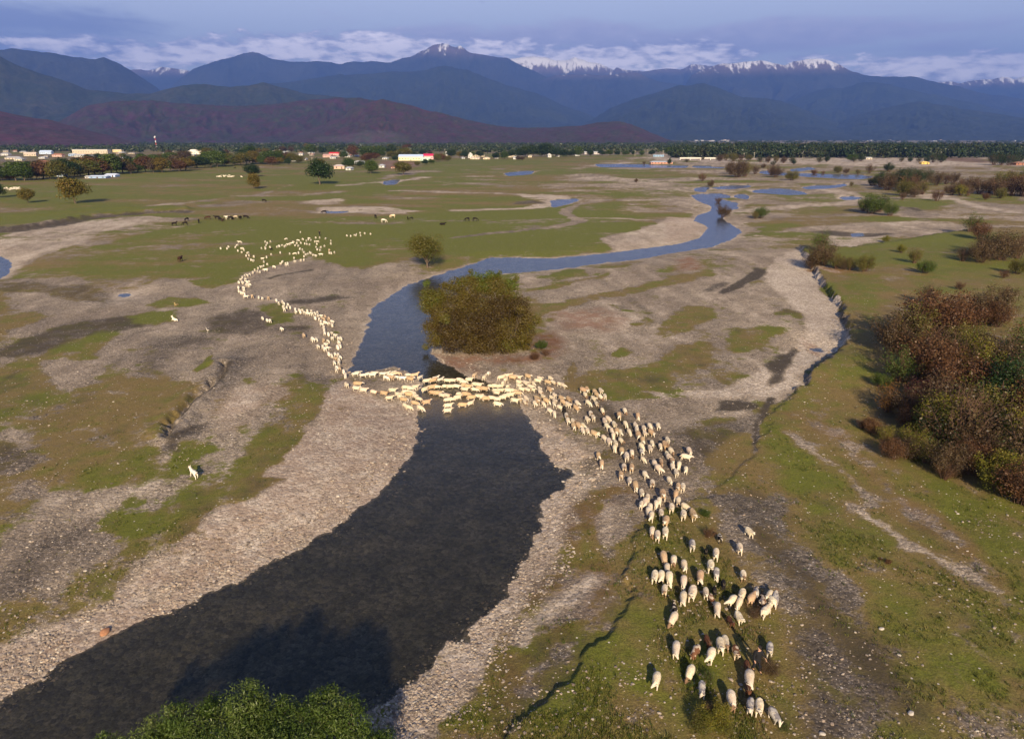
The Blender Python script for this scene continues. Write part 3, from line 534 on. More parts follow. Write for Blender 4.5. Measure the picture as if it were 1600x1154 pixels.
ridge('mountains', sil(('T3', '300 560 420 500 520 468 600 432 650 415 700 410 760 408 800 396 850 384 900 380 950 388 1000 400 1100 420 1200 440 1350 470 1450 500 1598 530'), ('P', '1800 180 2200 190')), 16500, 11500, 21000, (.018, .028, .012), (.040, .050, .020), None, 97, .6, 420)
ridge('mountains', sil(('T3', '600 620 720 570 850 525 950 500 1000 490 1060 476 1110 470 1200 480 1300 500 1450 520 1598 545'), ('P', '1800 195 2200 200')), 12500, 9000, 17000, (.018, .028, .012), (.040, .050, .020), None, 101, .6, 380)
# ------------------------------------------------------------------ the air
hv = np.array([[x, y, z] for z in (-3.5, 3600) for x, y in ((-32000, -3000), (32000, -3000), (32000, 32000), (-32000, 32000))], float)
hme = np_mesh('haze', hv, np.array([[0, 3, 2, 1], [4, 5, 6, 7], [0, 1, 5, 4], [1, 2, 6, 5], [2, 3, 7, 6], [3, 0, 4, 7]]))
hm = bpy.data.materials.new('haze_air'); hm.use_nodes = True; nt = hm.node_tree; nt.nodes.remove(nt.nodes['Principled BSDF'])
pvn = nt.nodes.new('ShaderNodeVolumePrincipled'); pvn.inputs['Color'].default_value = (.17, .34, 1.0, 1); pvn.inputs['Density'].default_value = 5.6e-5; pvn.inputs['Anisotropy'].default_value = .1
nt.links.new(pvn.outputs[0], nt.nodes['Material Output'].inputs['Volume'])
HAZE = tag(obj('haze', hme, hm), kind='stuff')
# ------------------------------------------------------------------ vegetation
def project(x, y, z):
    q = np.array([x, y, z - H]); f = q[1] * math.cos(PITCH) - q[2] * math.sin(PITCH); up = q[1] * math.sin(PITCH) + q[2] * math.cos(PITCH)
    return 800 + F * q[0] / f, 577 - F * up / f
def px_height(x, y, z, hpx): return hpx / (project(x, y, z)[1] - project(x, y, z + 1)[1])
def px_width(x, y, z, wpx): return wpx / (project(x + 1, y, z)[0] - project(x, y, z)[0])
def ordw(n):
    w = ['', 'first', 'second', 'third', 'fourth', 'fifth', 'sixth', 'seventh', 'eighth', 'ninth', 'tenth', 'eleventh', 'twelfth', 'thirteenth', 'fourteenth', 'fifteenth', 'sixteenth', 'seventeenth', 'eighteenth', 'nineteenth', 'twentieth']
    if n < len(w): return w[n]
    return '%d%s' % (n, 'th' if 10 < n % 100 < 20 else {1: 'st', 2: 'nd', 3: 'rd'}.get(n % 10, 'th'))
def leaf_mat(name, cols, trans=.25):
    m = bpy.data.materials.new(name); m.use_nodes = True; nt = m.node_tree; t = NT(nt); nt.nodes.remove(nt.nodes['Principled BSDF'])
    a = t.attr('tint').outputs['Fac']; oi = t.new('ShaderNodeObjectInfo').outputs['Random']
    f = t.m('ADD', a, t.mul(t.sub(oi, .5), .3), clamp=True)
    n = t.new('ShaderNodeValToRGB'); t.l.new(f, n.inputs[0]); el = n.color_ramp.elements
    for i, c in enumerate(cols):
        e = el[i] if i < 2 else el.new(1)
        e.position = i / (len(cols) - 1); e.color = (*c, 1)
    d = t.new('ShaderNodeBsdfDiffuse'); tr = t.new('ShaderNodeBsdfTranslucent'); gl = t.new('ShaderNodeBsdfGlossy'); gl.inputs['Roughness'].default_value = .45
    t.l.new(n.outputs[0], d.inputs[0]); t.l.new(n.outputs[0], tr.inputs[0])
    mx = t.new('ShaderNodeMixShader'); mx.inputs[0].default_value = trans; t.l.new(d.outputs[0], mx.inputs[1]); t.l.new(tr.outputs[0], mx.inputs[2])
    m2 = t.new('ShaderNodeMixShader'); m2.inputs[0].default_value = .02; t.l.new(mx.outputs[0], m2.inputs[1]); t.l.new(gl.outputs[0], m2.inputs[2])
    t.l.new(m2.outputs[0], nt.nodes['Material Output'].inputs[0]); return m
BARK, t, b = mat('bark', .95); pos = t.new('ShaderNodeNewGeometry').outputs['Position']; t.l.new(t.mix(t.noise(pos, 6, 4), (.05, .035, .025), (.16, .12, .09)), b.inputs['Base Color'])
TWIG, t, b = mat('twig', .95); pos = t.new('ShaderNodeNewGeometry').outputs['Position']; t.l.new(t.mix(t.noise(pos, 2.5, 4), (.06, .032, .022), (.15, .09, .06)), b.inputs['Base Color'])
LM = {'willow': leaf_mat('willow_leaf', [(.030, .055, .008), (.060, .095, .014), (.10, .13, .03), (.17, .18, .07)]),
      'olive': leaf_mat('olive_leaf', [(.040, .050, .008), (.085, .085, .014), (.13, .10, .022), (.06, .10, .012)]),
      'bush': leaf_mat('bush_leaf', [(.046, .028, .010), (.090, .060, .012), (.115, .092, .014), (.085, .105, .012), (.065, .13, .012)]),
      'dark': leaf_mat('dark_leaf', [(.012, .028, .008), (.024, .044, .010), (.04, .058, .014)]),
      'green': leaf_mat('green_leaf', [(.028, .052, .008), (.055, .085, .012), (.085, .11, .02)]),
      'autumn': leaf_mat('autumn_leaf', [(.075, .075, .012), (.12, .095, .014), (.17, .10, .02)]),
      'yellow': leaf_mat('yellow_leaf', [(.07, .08, .010), (.13, .13, .014), (.19, .15, .02)]),
      'red': leaf_mat('red_leaf', [(.050, .026, .012), (.105, .048, .022), (.15, .085, .032)]),
      'crimson': leaf_mat('crimson_leaf', [(.09, .018, .02), (.16, .035, .035)]),
      'brown': leaf_mat('brown_leaf', [(.04, .026, .014), (.08, .052, .026), (.11, .08, .035)]),
      'orange': leaf_mat('orange_leaf', [(.13, .055, .012), (.20, .10, .018)])}
def leaf_mesh(name, clumps, n, size, aspect=.55, shell=.55, seed=1, droop=0.0, tints=None):
    g = np.random.default_rng(seed); C = np.array([c[:3] for c in clumps]); Rr = np.array([c[3:6] for c in clumps])
    w = (Rr[:, 0] * Rr[:, 1] * Rr[:, 2]) ** (.7); k = g.choice(len(C), n, p=w / w.sum())
    d = g.normal(size=(n, 3)); d /= np.linalg.norm(d, axis=1)[:, None]
    r = 1 - (1 - g.random(n) ** .45) * (1 - shell * .5); r = r * (1 + .10 * g.normal(size=n))
    tw = .5 + .5 * fbm(d[:, 0] * 2.2 + k * 7.3, d[:, 1] * 2.2 + d[:, 2] * 2.9, 3, seed)
    P = C[k] + d * Rr[k] * (r * (.55 + .6 * tw))[:, None]; P[:, 2] = np.maximum(P[:, 2], .03)
    nr = d + g.normal(size=(n, 3)) * .75; nr[:, 2] += .25; nr /= np.linalg.norm(nr, axis=1)[:, None]
    a = g.normal(size=(n, 3)); a[:, 2] -= droop; a -= (a * nr).sum(1)[:, None] * nr; a /= np.linalg.norm(a, axis=1)[:, None]; bb = np.cross(nr, a)
    s = size * (.6 + .8 * g.random(n))[:, None]; a = a * s * .5; bb = bb * s * .5 * aspect
    V = np.stack([P - a, P + bb, P + a, P - bb], 1).reshape(-1, 3)
    me = np_mesh(name, V, np.arange(n * 4).reshape(-1, 4))
    ct = g.random(len(C)) if tints is None else np.array(tints); at = me.attributes.new('tint', 'FLOAT', 'FACE')
    at.data.foreach_set('value', np.clip(ct[k] * .62 + g.random(n) * .38 + (tw - .75) * .5, 0, 1).astype(np.float32)); return me
def tube_mesh(name, tubes, ns=5):
    V = []; Fc = []
    for P, Rd in tubes:
        P = np.array(P, float); m_ = len(P); b0 = len(V)
        for i in range(m_):
            d = P[min(i + 1, m_ - 1)] - P[max(i - 1, 0)]; d /= (np.linalg.norm(d) + 1e-9); u = np.cross(d, [.3, .9, .2]); u /= (np.linalg.norm(u) + 1e-9); w = np.cross(d, u)
            for j in range(ns): V.append(P[i] + Rd[i] * (math.cos(2 * math.pi * j / ns) * u + math.sin(2 * math.pi * j / ns) * w))
        for i in range(m_ - 1):
            for j in range(ns): a = b0 + i * ns + j; c = b0 + i * ns + (j + 1) % ns; Fc.append((a, c, c + ns, a + ns))
    return np_mesh(name, V, Fc, True)
def limbs(base, tips, r0, fork=.3, seed=0, jitter=.25):
    g = np.random.default_rng(seed); T = []; base = np.array(base, float); tips = [np.array(q, float) for q in tips]
    ctr = np.mean(tips, 0); f = base + (ctr - base) * fork; f[2] = base[2] + (ctr[2] - base[2]) * fork
    T.append(([base - [0, 0, .3], base + [0, 0, .1], (base + f) / 2 + g.normal(size=3) * jitter * .3, f], [r0 * 1.35, r0, r0 * .85, r0 * .75]))
    for q in tips:
        m1 = f * .6 + q * .4 + g.normal(size=3) * jitter; m1[2] += .25 * abs(q[2] - f[2]) * .4
        T.append(([f, m1, q], [r0 * .5, r0 * .3, r0 * .08]))
        for _ in range(3):
            e = q + g.normal(size=3) * jitter * 1.2; T.append(([m1, (m1 + e) / 2 + g.normal(size=3) * jitter * .4, e], [r0 * .2, r0 * .12, r0 * .04]))
    return T
def crown_clumps(h, w, k, seed, lo=.28, flat=1.0):
    g = np.random.default_rng(seed); L = []; cz = h * (lo + 1) / 2; rz = h * (1 - lo) / 2
    for i in range(k):
        d = g.normal(size=3); d /= np.linalg.norm(d); q = g.random() ** .4 * .66
        s = .30 + .16 * g.random(); up = .8 + .2 * (d[2] < 0)
        L.append((d[0] * q * w / 2 * up, d[1] * q * w / 2 * up, cz + d[2] * q * rz, s * w / 2 * 1.05, s * w / 2 * 1.05, s * rz * 1.15 * flat))
    return L
def tree_proto(h, w, leaf, k=30, n=2600, size=.46, seed=1, lo=.25, r0=None):
    cl = crown_clumps(h, w, k, seed, lo)
    cm = leaf_mesh('crown', cl, n, size, .7, .5, seed); cm.materials.append(LM[leaf])
    tm = tube_mesh('trunk', limbs((0, 0, 0), [c[:3] for c in cl[:8]], r0 or h * .022, .42, seed, h * .02)); tm.materials.append(BARK)
    return [('trunk', tm), ('crown', cm)], h, w
def shrub_proto(h, w, leaf, n=10500, size=.14, seed=1, stems=34, bare=.5):
    g = np.random.default_rng(seed); T = []; cl = []
    for i in range(stems):
        a = g.random() * 6.283; q = g.random() ** .6; tip = np.array([math.cos(a) * q * w / 2, math.sin(a) * q * w / 2, h * (.62 + .38 * g.random()) * (1 - .35 * q * q)])
        b_ = np.array([math.cos(a) * q * w * .12, math.sin(a) * q * w * .12, 0]); mid = b_ * .35 + tip * .65 * .78 + [0, 0, tip[2] * .14] + g.normal(size=3) * .12
        r = .012 + .022 * g.random(); T.append(([b_, (b_ + mid) / 2, mid, tip], [r * 1.5, r * 1.2, r, .006]))
        for j in range(7):
            s = b_ + (tip - b_) * (.35 + .6 * g.random()); e = s + (tip - s) * .4 + g.normal(size=3) * [.32, .32, .22] * (h / 4.5) + [0, 0, .2]; T.append(([s, (s + e) / 2 + g.normal(size=3) * .05, e], [r * .55, r * .4, .005]))
        for f_ in ((.55, .8, 1.0) if g.random() > bare * .5 else (.5,)):
            c = b_ + (tip - b_) * f_; s = (.11 + .09 * g.random()) * w * (1.25 - .3 * f_); cl.append((c[0], c[1], max(c[2], s * .5), s, s, s * 1.15))
    cm = leaf_mesh('foliage', cl, int(n * (1 - bare * .5)), size, .6, .1, seed); cm.materials.append(LM[leaf])
    tm = tube_mesh('stems', T, 3); tm.materials.append(TWIG)
    return [('stems', tm), ('foliage', cm)], h, w
def inst(name, parts, x, y, z, rz, sc, label, cat, group=None, first=[None]):
    e = empty(name, (x, y, z), rz); e.scale = sc if hasattr(sc, '__len__') else (sc,) * 3
    tag(e, label, cat, group)
    for nm, me in parts: o = bpy.data.objects.new(nm, me); COL.objects.link(o); o.parent = e
    return e
TP_ = {k: [tree_proto(10, 10, k, seed=s + 10 * i, n=5200, lo=lo) for s, lo in ((1, .10), (2, .14), (3, .06))] for i, k in enumerate(['dark', 'green', 'olive', 'autumn', 'red', 'brown'])}
TP_['poplar'] = [tree_proto(16, 4, 'dark', k=18, seed=77, n=2200, lo=.08)]
SP_ = {k: [shrub_proto(4.5, 4.6, k, seed=40 + 5 * i, bare=bd), shrub_proto(4.5, 4.2, k, seed=43 + 5 * i, n=4200, bare=bd + .25)] for i, (k, bd) in enumerate([('red', .55), ('brown', .6), ('green', .15), ('yellow', .2), ('crimson', .3), ('orange', .4), ('olive', .2), ('dark', .1)])}
CN = {'red': 'red-brown', 'brown': 'grey-brown', 'green': 'leafy green', 'yellow': 'yellow-green', 'crimson': 'crimson', 'orange': 'orange', 'olive': 'olive green', 'dark': 'dark green', 'autumn': 'golden olive', 'poplar': 'tall narrow dark'}
def put_tree(kind, u, v, hpx, wpx, label, cat='tree', group=None, name='tree', i=0):
    x, y, z = place(u, v); pr, h, w = TP_[kind][i % len(TP_[kind])]
    sz = px_height(x, y, z, hpx) / h * 1.14; sx = px_width(x, y, z, wpx) / w * 1.3
    return inst(name, pr, x, y, z - .05, random.random() * 6.28, (sx, sx, sz), label, cat, group)
# lone trees of the pasture
put_tree('autumn', 118, 318, 38, 42, 'spreading golden olive tree with a bare trunk alone on the left pasture', i=0)
put_tree('autumn', 44, 317, 22, 24, 'small golden olive tree with dark trunk near the left edge of the pasture', i=1)
put_tree('dark', -4, 309, 22, 26, 'dark tree cut by the left edge of the photo', i=2)
put_tree('dark', 394, 276, 18, 27, 'round dark green tree standing directly behind a smaller golden tree', i=0)
put_tree('autumn', 397, 295, 22, 22, 'small golden tree in front of the round dark tree on the pasture', i=2)
put_tree('dark', 500, 288, 36, 42, 'large dark green tree with wide crown on bright turf by the town', i=1)
put_tree('green', 579, 271, 20, 25, 'leafy green tree on the field edge left of the brown yard', i=2)
put_tree('olive', 630, 273, 20, 28, 'olive green tree in front of the brown yard and cream hall', i=1)
# ------ the round riverside tree
x, y, z = place(668, 418); sc = px_width(x, y, z, 54) / 8 * 1.42
cl = crown_clumps(6.6, 7.8, 22, 5, .14); cm = leaf_mesh('crown', cl, 15000, .17, .5, .4, 5); cm.materials.append(LM['olive'])
tm = tube_mesh('trunk', limbs((0, 0, 0), [c[:3] for c in cl[:10]], .24, .22, 5, .2)); tm.materials.append(BARK)
inst('tree', [('trunk', tm), ('crown', cm)], x, y, z, .4, sc, 'round olive green tree on the pasture edge above the river bend', 'tree')
# ------ the big willow bush on the point
x0, y0, z0 = place(745, 552); g = np.random.default_rng(3); cl = []
def bp_(u, v, dy, r, rz=None):   # clump centred where the traced lobe is, dy metres behind the base line
    d = px_dir(u, v); k = (y0 + dy) / d[1]; return (d[0] * k - x0, dy, H + d[2] * k - z0, r, r, rz or r * .9)
for u, v, dy, r in [(700, 460, 7, 2.2), (680, 470, 5, 1.9), (668, 462, 6, 1.5), (735, 452, 8, 2.3), (755, 446, 9, 2.0), (775, 450, 8, 2.2), (795, 462, 7, 2.0), (810, 480, 5, 2.0), (818, 500, 3, 2.0), (822, 522, 1, 1.5), (690, 492, 3, 2.0),
                    (720, 480, 4, 2.4), (750, 478, 5, 2.5), (780, 482, 4, 2.4), (700, 515, 1, 2.0), (730, 510, 1.5, 2.5), (760, 512, 1, 2.6), (790, 515, 1, 2.3), (705, 535, 0, 1.7), (735, 537, 0, 1.8), (765, 540, 0, 1.9), (795, 540, .4, 1.7), (680, 530, 1, 1.5), (675, 510, 2, 1.6), (745, 436, 10, 1.3), (712, 445, 8, 1.4), (815, 536, 2, 1.4), (665, 478, 4, 1.2), (766, 430, 9, 1.0), (800, 444, 8, 1.2)]:
    cl.append(bp_(u, v, dy, r))
    for _ in range(3): q = g.normal(size=3) * r * .62; c = cl[-1] if _ == 0 else c; cl.append((c[0] + q[0], c[1] + q[1], max(.5, c[2] + q[2]), r * .42, r * .42, r * .4))
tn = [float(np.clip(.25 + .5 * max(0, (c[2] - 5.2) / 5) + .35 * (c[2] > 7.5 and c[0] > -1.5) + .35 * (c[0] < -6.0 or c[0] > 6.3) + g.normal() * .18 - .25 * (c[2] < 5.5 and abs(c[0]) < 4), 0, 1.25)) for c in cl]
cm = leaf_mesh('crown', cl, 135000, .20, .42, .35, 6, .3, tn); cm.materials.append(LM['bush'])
T = []
for i, q in enumerate([(-5, 1, 0), (-2, .5, 0), (0, 1, 0), (2.5, .6, 0), (5, 1.5, 0), (-3, 4, 0), (3, 4, 0), (0, 6, 0)]):
    tips = sorted(cl, key=lambda c: (c[0] - q[0]) ** 2 + (c[1] - q[1]) ** 2)[:7]; T += limbs(q, [c[:3] for c in tips], .16, .25, i, .3)
tm = tube_mesh('trunk', T, 5); tm.materials.append(BARK)
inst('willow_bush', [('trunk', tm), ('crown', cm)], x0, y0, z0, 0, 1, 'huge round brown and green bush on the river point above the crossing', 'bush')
# ------ the willow at the bottom edge
yb = 24.5; g = np.random.default_rng(9); cl = []; zb = gz(-8.5, 25.5); xb = -9.0
def bt_(u, v, y_, r):
    v += 26; d = px_dir(u, v); k = y_ / d[1]; return (d[0] * k - xb, y_ - yb, H + d[2] * k - zb, r, r, r * .95)
for u, v, y_, r in [(382, 1074, 25, 1.15), (330, 1086, 25, .95), (275, 1096, 24.5, .85), (300, 1120, 24, 1.2), (350, 1125, 24, 1.5), (400, 1120, 24.5, 1.5), (440, 1098, 25, 1.1), (455, 1130, 24, 1.4), (510, 1085, 25.5, 1.15), (545, 1100, 25, 1.1), (510, 1130, 24.5, 1.4), (560, 1135, 25, 1.0), (596, 1128, 26, .7), (590, 1150, 25, 1.0), (240, 1125, 24, .95), (205, 1140, 23.5, .7), (165, 1140, 24, .7), (180, 1160, 23.5, .9), (150, 1165, 23.5, .7), (240, 1160, 23, 1.4), (320, 1170, 22.5, 1.7), (400, 1175, 22.5, 1.7), (480, 1175, 23, 1.7), (550, 1175, 23.5, 1.4),
                    (350, 1260, 21, 2.2), (450, 1260, 21, 2.3), (250, 1240, 21, 2.0), (540, 1240, 22, 1.9), (610, 1200, 24, 1.0)]:
    cl.append(bt_(u, v, y_, r)); c = cl[-1]
    for _ in range(5): q = g.normal(size=3); q *= r * .75 / np.linalg.norm(q); q[2] *= .8; cl.append((c[0] + q[0], c[1] + q[1], c[2] + q[2], r * .42, r * .42, r * .42))
cm = leaf_mesh('crown', cl, 150000, .15, .26, .1, 8, -.5); cm.materials.append(LM['willow'])
T = []
for i, q in enumerate([(-2.5, .5, 0), (0, 0, 0), (1.5, .6, 0)]):
    tips = sorted([c for c in cl if c[3] > .8], key=lambda c: (c[0] - q[0] * 1.6) ** 2 + (c[1] - q[1]) ** 2)[:10]; T += limbs(q, [c[:3] for c in tips], .22, .3, i, .25)
tm = tube_mesh('trunk', T, 6); tm.materials.append(BARK)
inst('willow_tree', [('trunk', tm), ('crown', cm)], xb, yb, zb, 0, 1, 'leafy green willow at the bottom edge casting its shadow on the river', 'willow tree')
# ------ shrubs: kind, base u, base v, height px, [width px]
SH = '''brown 1395 548 70;olive 1425 545 86;red 1452 538 100;brown 1450 476 40;red 1480 530 78;green 1405 595 60;red 1440 592 80;brown 1478 585 92;olive 1500 566 70;green 1488 516 32;yellow 1520 590 70;orange 1386 642 48;green 1376 604 26;brown 1420 655 62;crimson 1437 632 46;brown 1460 652 86;red 1502 642 98;brown 1492 702 118;yellow 1470 690 80;olive 1530 682 104;dark 1560 655 100;green 1592 645 100;brown 1560 595 80;green 1590 585 86;dark 1532 630 70;dark 1465 700 70;red 1425 670 40;
red 1348 668 20;red 1364 676 28;yellow 1384 690 32;red 1396 716 36;yellow 1424 698 42;brown 1418 715 34;olive 1450 724 48;brown 1480 740 56;red 1474 748 32;red 1520 742 58;brown 1548 722 66;yellow 1582 704 66;red 1612 690 90;yellow 1562 766 62;green 1560 725 50;red 1592 784 74;brown 1618 742 106;red 1630 680 110;brown 1640 620 100;red 1630 570 90;brown 1640 800 90;dark 1545 700 60;brown 1510 715 70;
brown 1545 505 66;dark 1528 495 38;red 1556 510 46;brown 1570 470 30;olive 1590 428 26;red 1567 434 16;brown 1284 414 38;green 1284 392 34;brown 1270 414 26;olive 1306 420 26;brown 1318 421 22;olive 1328 422 24;olive 1350 424 28;olive 1428 411 26;green 1446 427 22;brown 1504 408 26;brown 1532 410 38;dark 1544 400 40;brown 1562 406 48;brown 1590 404 46;red 1532 374 30;green 1516 362 32;yellow 1384 379 12;red 1500 452 16;yellow 1408 395 14;red 1540 395 40;
green 1362 334 32;olive 1348 330 22;green 1390 337 22;dark 1372 331 30;green 1188 341 20;olive 1180 342 14;brown 1130 339 20;brown 1122 318 12;brown 1153 277 30;olive 1163 276 26;brown 1142 272 22;brown 1180 272 17;brown 1212 277 20;red 1204 274 18;olive 1237 282 17;red 1097 283 15;brown 1111 292 12;olive 1330 291 9;olive 1309 270 12;brown 1358 271 17;dark 1388 268 14;dark 1361 290 13;red 1272 271 9;red 1286 271 7;brown 1322 271 9;olive 1340 272 9;
brown 1386 297 28;brown 1366 290 18;dark 1376 292 24;brown 1395 292 30;dark 1406 296 32;red 1420 300 32;olive 1412 306 26;olive 1440 304 26;brown 1428 308 18;dark 1445 285 24;dark 1432 288 22;dark 1424 284 26;brown 1462 290 24;brown 1478 288 22;brown 1490 286 18;brown 1500 300 26;brown 1486 305 20;red 1464 314 22;brown 1516 298 24;brown 1530 303 30;brown 1545 302 26;brown 1556 306 34;olive 1566 302 36;brown 1580 306 38;red 1594 306 36;brown 1606 308 40;yellow 1500 306 18;brown 1512 306 20;olive 1562 310 18;brown 1410 312 14;brown 1575 292 26;green 1596 285 22;red 1540 312 12;
dark 1098 250 6;brown 1124 252 12;olive 1134 251 13;olive 1146 252 14;brown 1158 251 12;olive 1170 251 11;dark 1188 254 12;brown 1200 254 11;olive 1212 254 12;brown 1224 255 12;dark 1238 255 12;brown 1193 263 8;dark 1208 259 9;dark 1240 257 9;dark 1280 254 11;dark 1292 253 10;dark 1334 253 10;dark 1345 252 12;dark 1408 253 9;dark 1422 253 8;dark 1436 254 10;dark 1448 254 10;dark 1458 254 16;dark 1470 254 14;dark 1552 258 22;dark 1564 258 20;dark 1576 258 22;dark 1588 256 18;dark 1335 250 12;
dark 1046 256 9;dark 1073 254 7;brown 994 285 7;brown 1006 258 6;green 846 545 16;red 852 556 14;red 834 562 14;
red 1108 838 18;green 1102 806 12;green 1108 1066 20;yellow 1116 1132 34;green 1076 1070 12;olive 1094 1140 26;green 1226 1140 16;brown 1200 1052 24;brown 1180 965 18;olive 1130 1140 22;brown 1112 1118 26;red 1388 880 8;red 1376 874 6'''
SHL = []
for s in SH.replace('\n', '').split(';'):
    k, u, v, hp = s.split(); SHL.append((k, float(u), float(v), float(hp)))
def shzone(u, v, hp):
    if v > 800: return 'on the turf near the sheep' if u < 1300 else 'tuft on the stony strip'
    if u < 1000 and v > 500: return 'on the gravel right of the huge bush'
    if u > 1300 and v > 655: return 'along the front edge of the right thicket'
    if u > 1340 and v > 570: return 'inside the lower part of the right thicket'
    if u > 1340 and v > 470: return 'in the upper part of the right thicket'
    if u > 1480 and v > 350: return 'on the turf at the right edge above the thicket'
    if u > 1240 and v > 350: return 'at the top of the curved right bank'
    if v > 310: return 'on the dry flats beside the upper river'
    if u > 1340 and v > 275: return 'in the scrub belt on the far right'
    if v > 262: return 'beside the distant river channels'
    return 'low in front of the far woodland'
cnt = {}
order = sorted(range(len(SHL)), key=lambda i: SHL[i][1])
rank = {}
for i in order:
    k, u, v, hp = SHL[i]; key = (CN[k], shzone(u, v, hp)); cnt[key] = cnt.get(key, 0) + 1; rank[i] = cnt[key]
P, Z, _ = place_many([(s[1], s[2]) for s in SHL])
for i, (k, u, v, hp) in enumerate(SHL):
    x, y = P[i]; pr, h, w = SP_[k][i % 2]; zo = shzone(u, v, hp); key = (CN[k], zo)
    hh = px_height(x, y, Z[i], hp) * (.92 if v > 450 else 1.0); s = hh / h; n = cnt[key]
    sw = s * (random.uniform(1.0, 1.25) if hh > 1.5 else 1.3)
    lab = '%s shrub %s' % (CN[k], zo) + ('' if n == 1 else ', %s from the left' % ordw(rank[i]))
    inst('shrub', pr, x, y, Z[i] - .05, random.random() * 6.28, (sw, sw, s), lab, 'shrub', zo.replace('in the', 'shrubs of the').replace('on the', 'shrubs on the'))
# ------ trees round the town
TL = []
g = random.Random(5)
def front(u): return float(np.interp(u, [-60, 0, 90, 130, 180, 235, 270, 295, 330, 400, 450, 520, 560, 600], [283, 283, 281, 275, 272, 270, 268, 265, 261, 257, 255, 254, 254, 253]))
u = -50
while u < 340:
    TL.append((u, front(u) - g.uniform(-.5, 1.5), g.uniform(20, 33) * (1 if u < 200 else .8), None)); u += g.uniform(9, 15)
while u < 470:
    TL.append((u, front(u) - g.uniform(-.5, 1), g.uniform(13, 22), None)); u += g.uniform(9, 15)
for row, (dv, hs) in enumerate([(6, 24), (12, 20), (17, 15), (22, 12)]):
    u = -50
    while u < 640:
        v = max(front(u) - dv - g.uniform(-1.5, 2.5), 233.5)
        if g.random() < .55: TL.append((u, v, hs * g.uniform(.6, 1.05) * (.8 if u > 330 else 1), None))
        u += g.uniform(12, 24)
for u, v, h_, k in [(390, 256, 27, 'dark'), (408, 257, 15, 'green'), (424, 258, 14, 'red'), (436, 257, 12, 'autumn'), (450, 258, 12, 'dark'), (365, 258, 13, 'autumn'), (340, 258, 12, 'green'), (325, 258, 16, 'brown'), (280, 268, 20, 'red'), (290, 267, 22, 'autumn'),
                    (500, 262, 14, 'autumn'), (545, 262, 16, 'green'), (562, 262, 12, 'dark'), (573, 252, 14, 'red'), (585, 250, 12, 'red'), (610, 244, 19, 'dark'), (625, 246, 14, 'green'), (617, 251, 8, 'dark'), (648, 246, 10, 'dark'), (660, 243, 10, 'dark'), (672, 243, 8, 'brown'), (684, 253, 14, 'olive'), (690, 251, 12, 'red'), (700, 252, 9, 'olive'), (664, 258, 10, 'dark'), (652, 259, 8, 'olive'), (674, 256, 8, 'green'), (640, 262, 5, 'dark'),
                    (705, 246, 14, 'dark'), (718, 246, 10, 'autumn'), (725, 247, 12, 'dark'), (738, 246, 10, 'green'), (750, 246, 11, 'dark'), (762, 246, 23, 'poplar'), (775, 248, 11, 'dark'), (788, 249, 14, 'green'), (800, 247, 14, 'dark'), (812, 246, 16, 'dark'), (822, 246, 18, 'dark'), (834, 245, 18, 'dark'), (846, 245, 16, 'green'), (854, 245, 22, 'dark'), (868, 245, 14, 'dark'), (880, 246, 14, 'dark'), (892, 245, 11, 'dark'), (904, 245, 16, 'green'), (922, 244, 11, 'dark'), (940, 243, 9, 'dark'), (952, 243, 9, 'green'), (964, 243, 8, 'dark'), (978, 243, 8, 'green'), (990, 243, 8, 'dark'), (1003, 243, 8, 'green'), (1018, 243, 9, 'dark'), (1044, 244, 14, 'green'), (1056, 244, 12, 'olive'), (1072, 243, 14, 'dark'), (1084, 243, 16, 'dark'), (626, 232, 9, 'poplar'), (632, 232, 10, 'poplar'), (640, 232, 9, 'poplar'), (650, 232, 9, 'poplar'), (810, 251, 8, 'brown'), (816, 251, 7, 'brown'), (1330, 252, 12, 'green')]:
    TL.append((u, v, h_, k))
KIN = ['dark', 'green', 'olive', 'autumn', 'dark', 'brown', 'olive', 'dark', 'red', 'green']
TL = [(u, v, h_, k or KIN[g.randrange(10)]) for u, v, h_, k in TL]
def tzone(u, v):
    if u > 600: return 'in the far field-edge tree line' if v > 240 or u > 700 else 'behind the cream hall'
    f_ = front(u) - v
    s = 'left' if u < 200 else ('middle' if u < 400 else 'right')
    return '%s town belt, %s row' % (s, 'front' if f_ < 3 else 'second' if f_ < 9.5 else 'third' if f_ < 15 else 'back')
cnt = {}; rank = {}
for i in sorted(range(len(TL)), key=lambda i: TL[i][0]):
    key = (CN[TL[i][3]], tzone(TL[i][0], TL[i][1])); cnt[key] = cnt.get(key, 0) + 1; rank[i] = cnt[key]
P, Z, _ = place_many([(s[0], s[1]) for s in TL])
for i, (u, v, hp, k) in enumerate(TL):
    pr, h, w = TP_[k][i % len(TP_[k])]; x, y = P[i]; hh = px_height(x, y, Z[i], hp); s = hh / h; zo = tzone(u, v); key = (CN[k], zo)
    sw = s * random.uniform(1.3, 2.0) * (.4 if k == 'poplar' else 1)
    lab = '%s tree, %s' % (CN[k], zo) + ('' if cnt[key] == 1 else ', %s from left' % ordw(rank[i]))
    inst('poplar_tree' if k == 'poplar' else 'tree', pr, x, y, Z[i] - .1, random.random() * 6.28, (sw, sw, s), lab, 'tree', 'trees ' + ('of the town belt' if u < 600 else 'along the far field edge'))
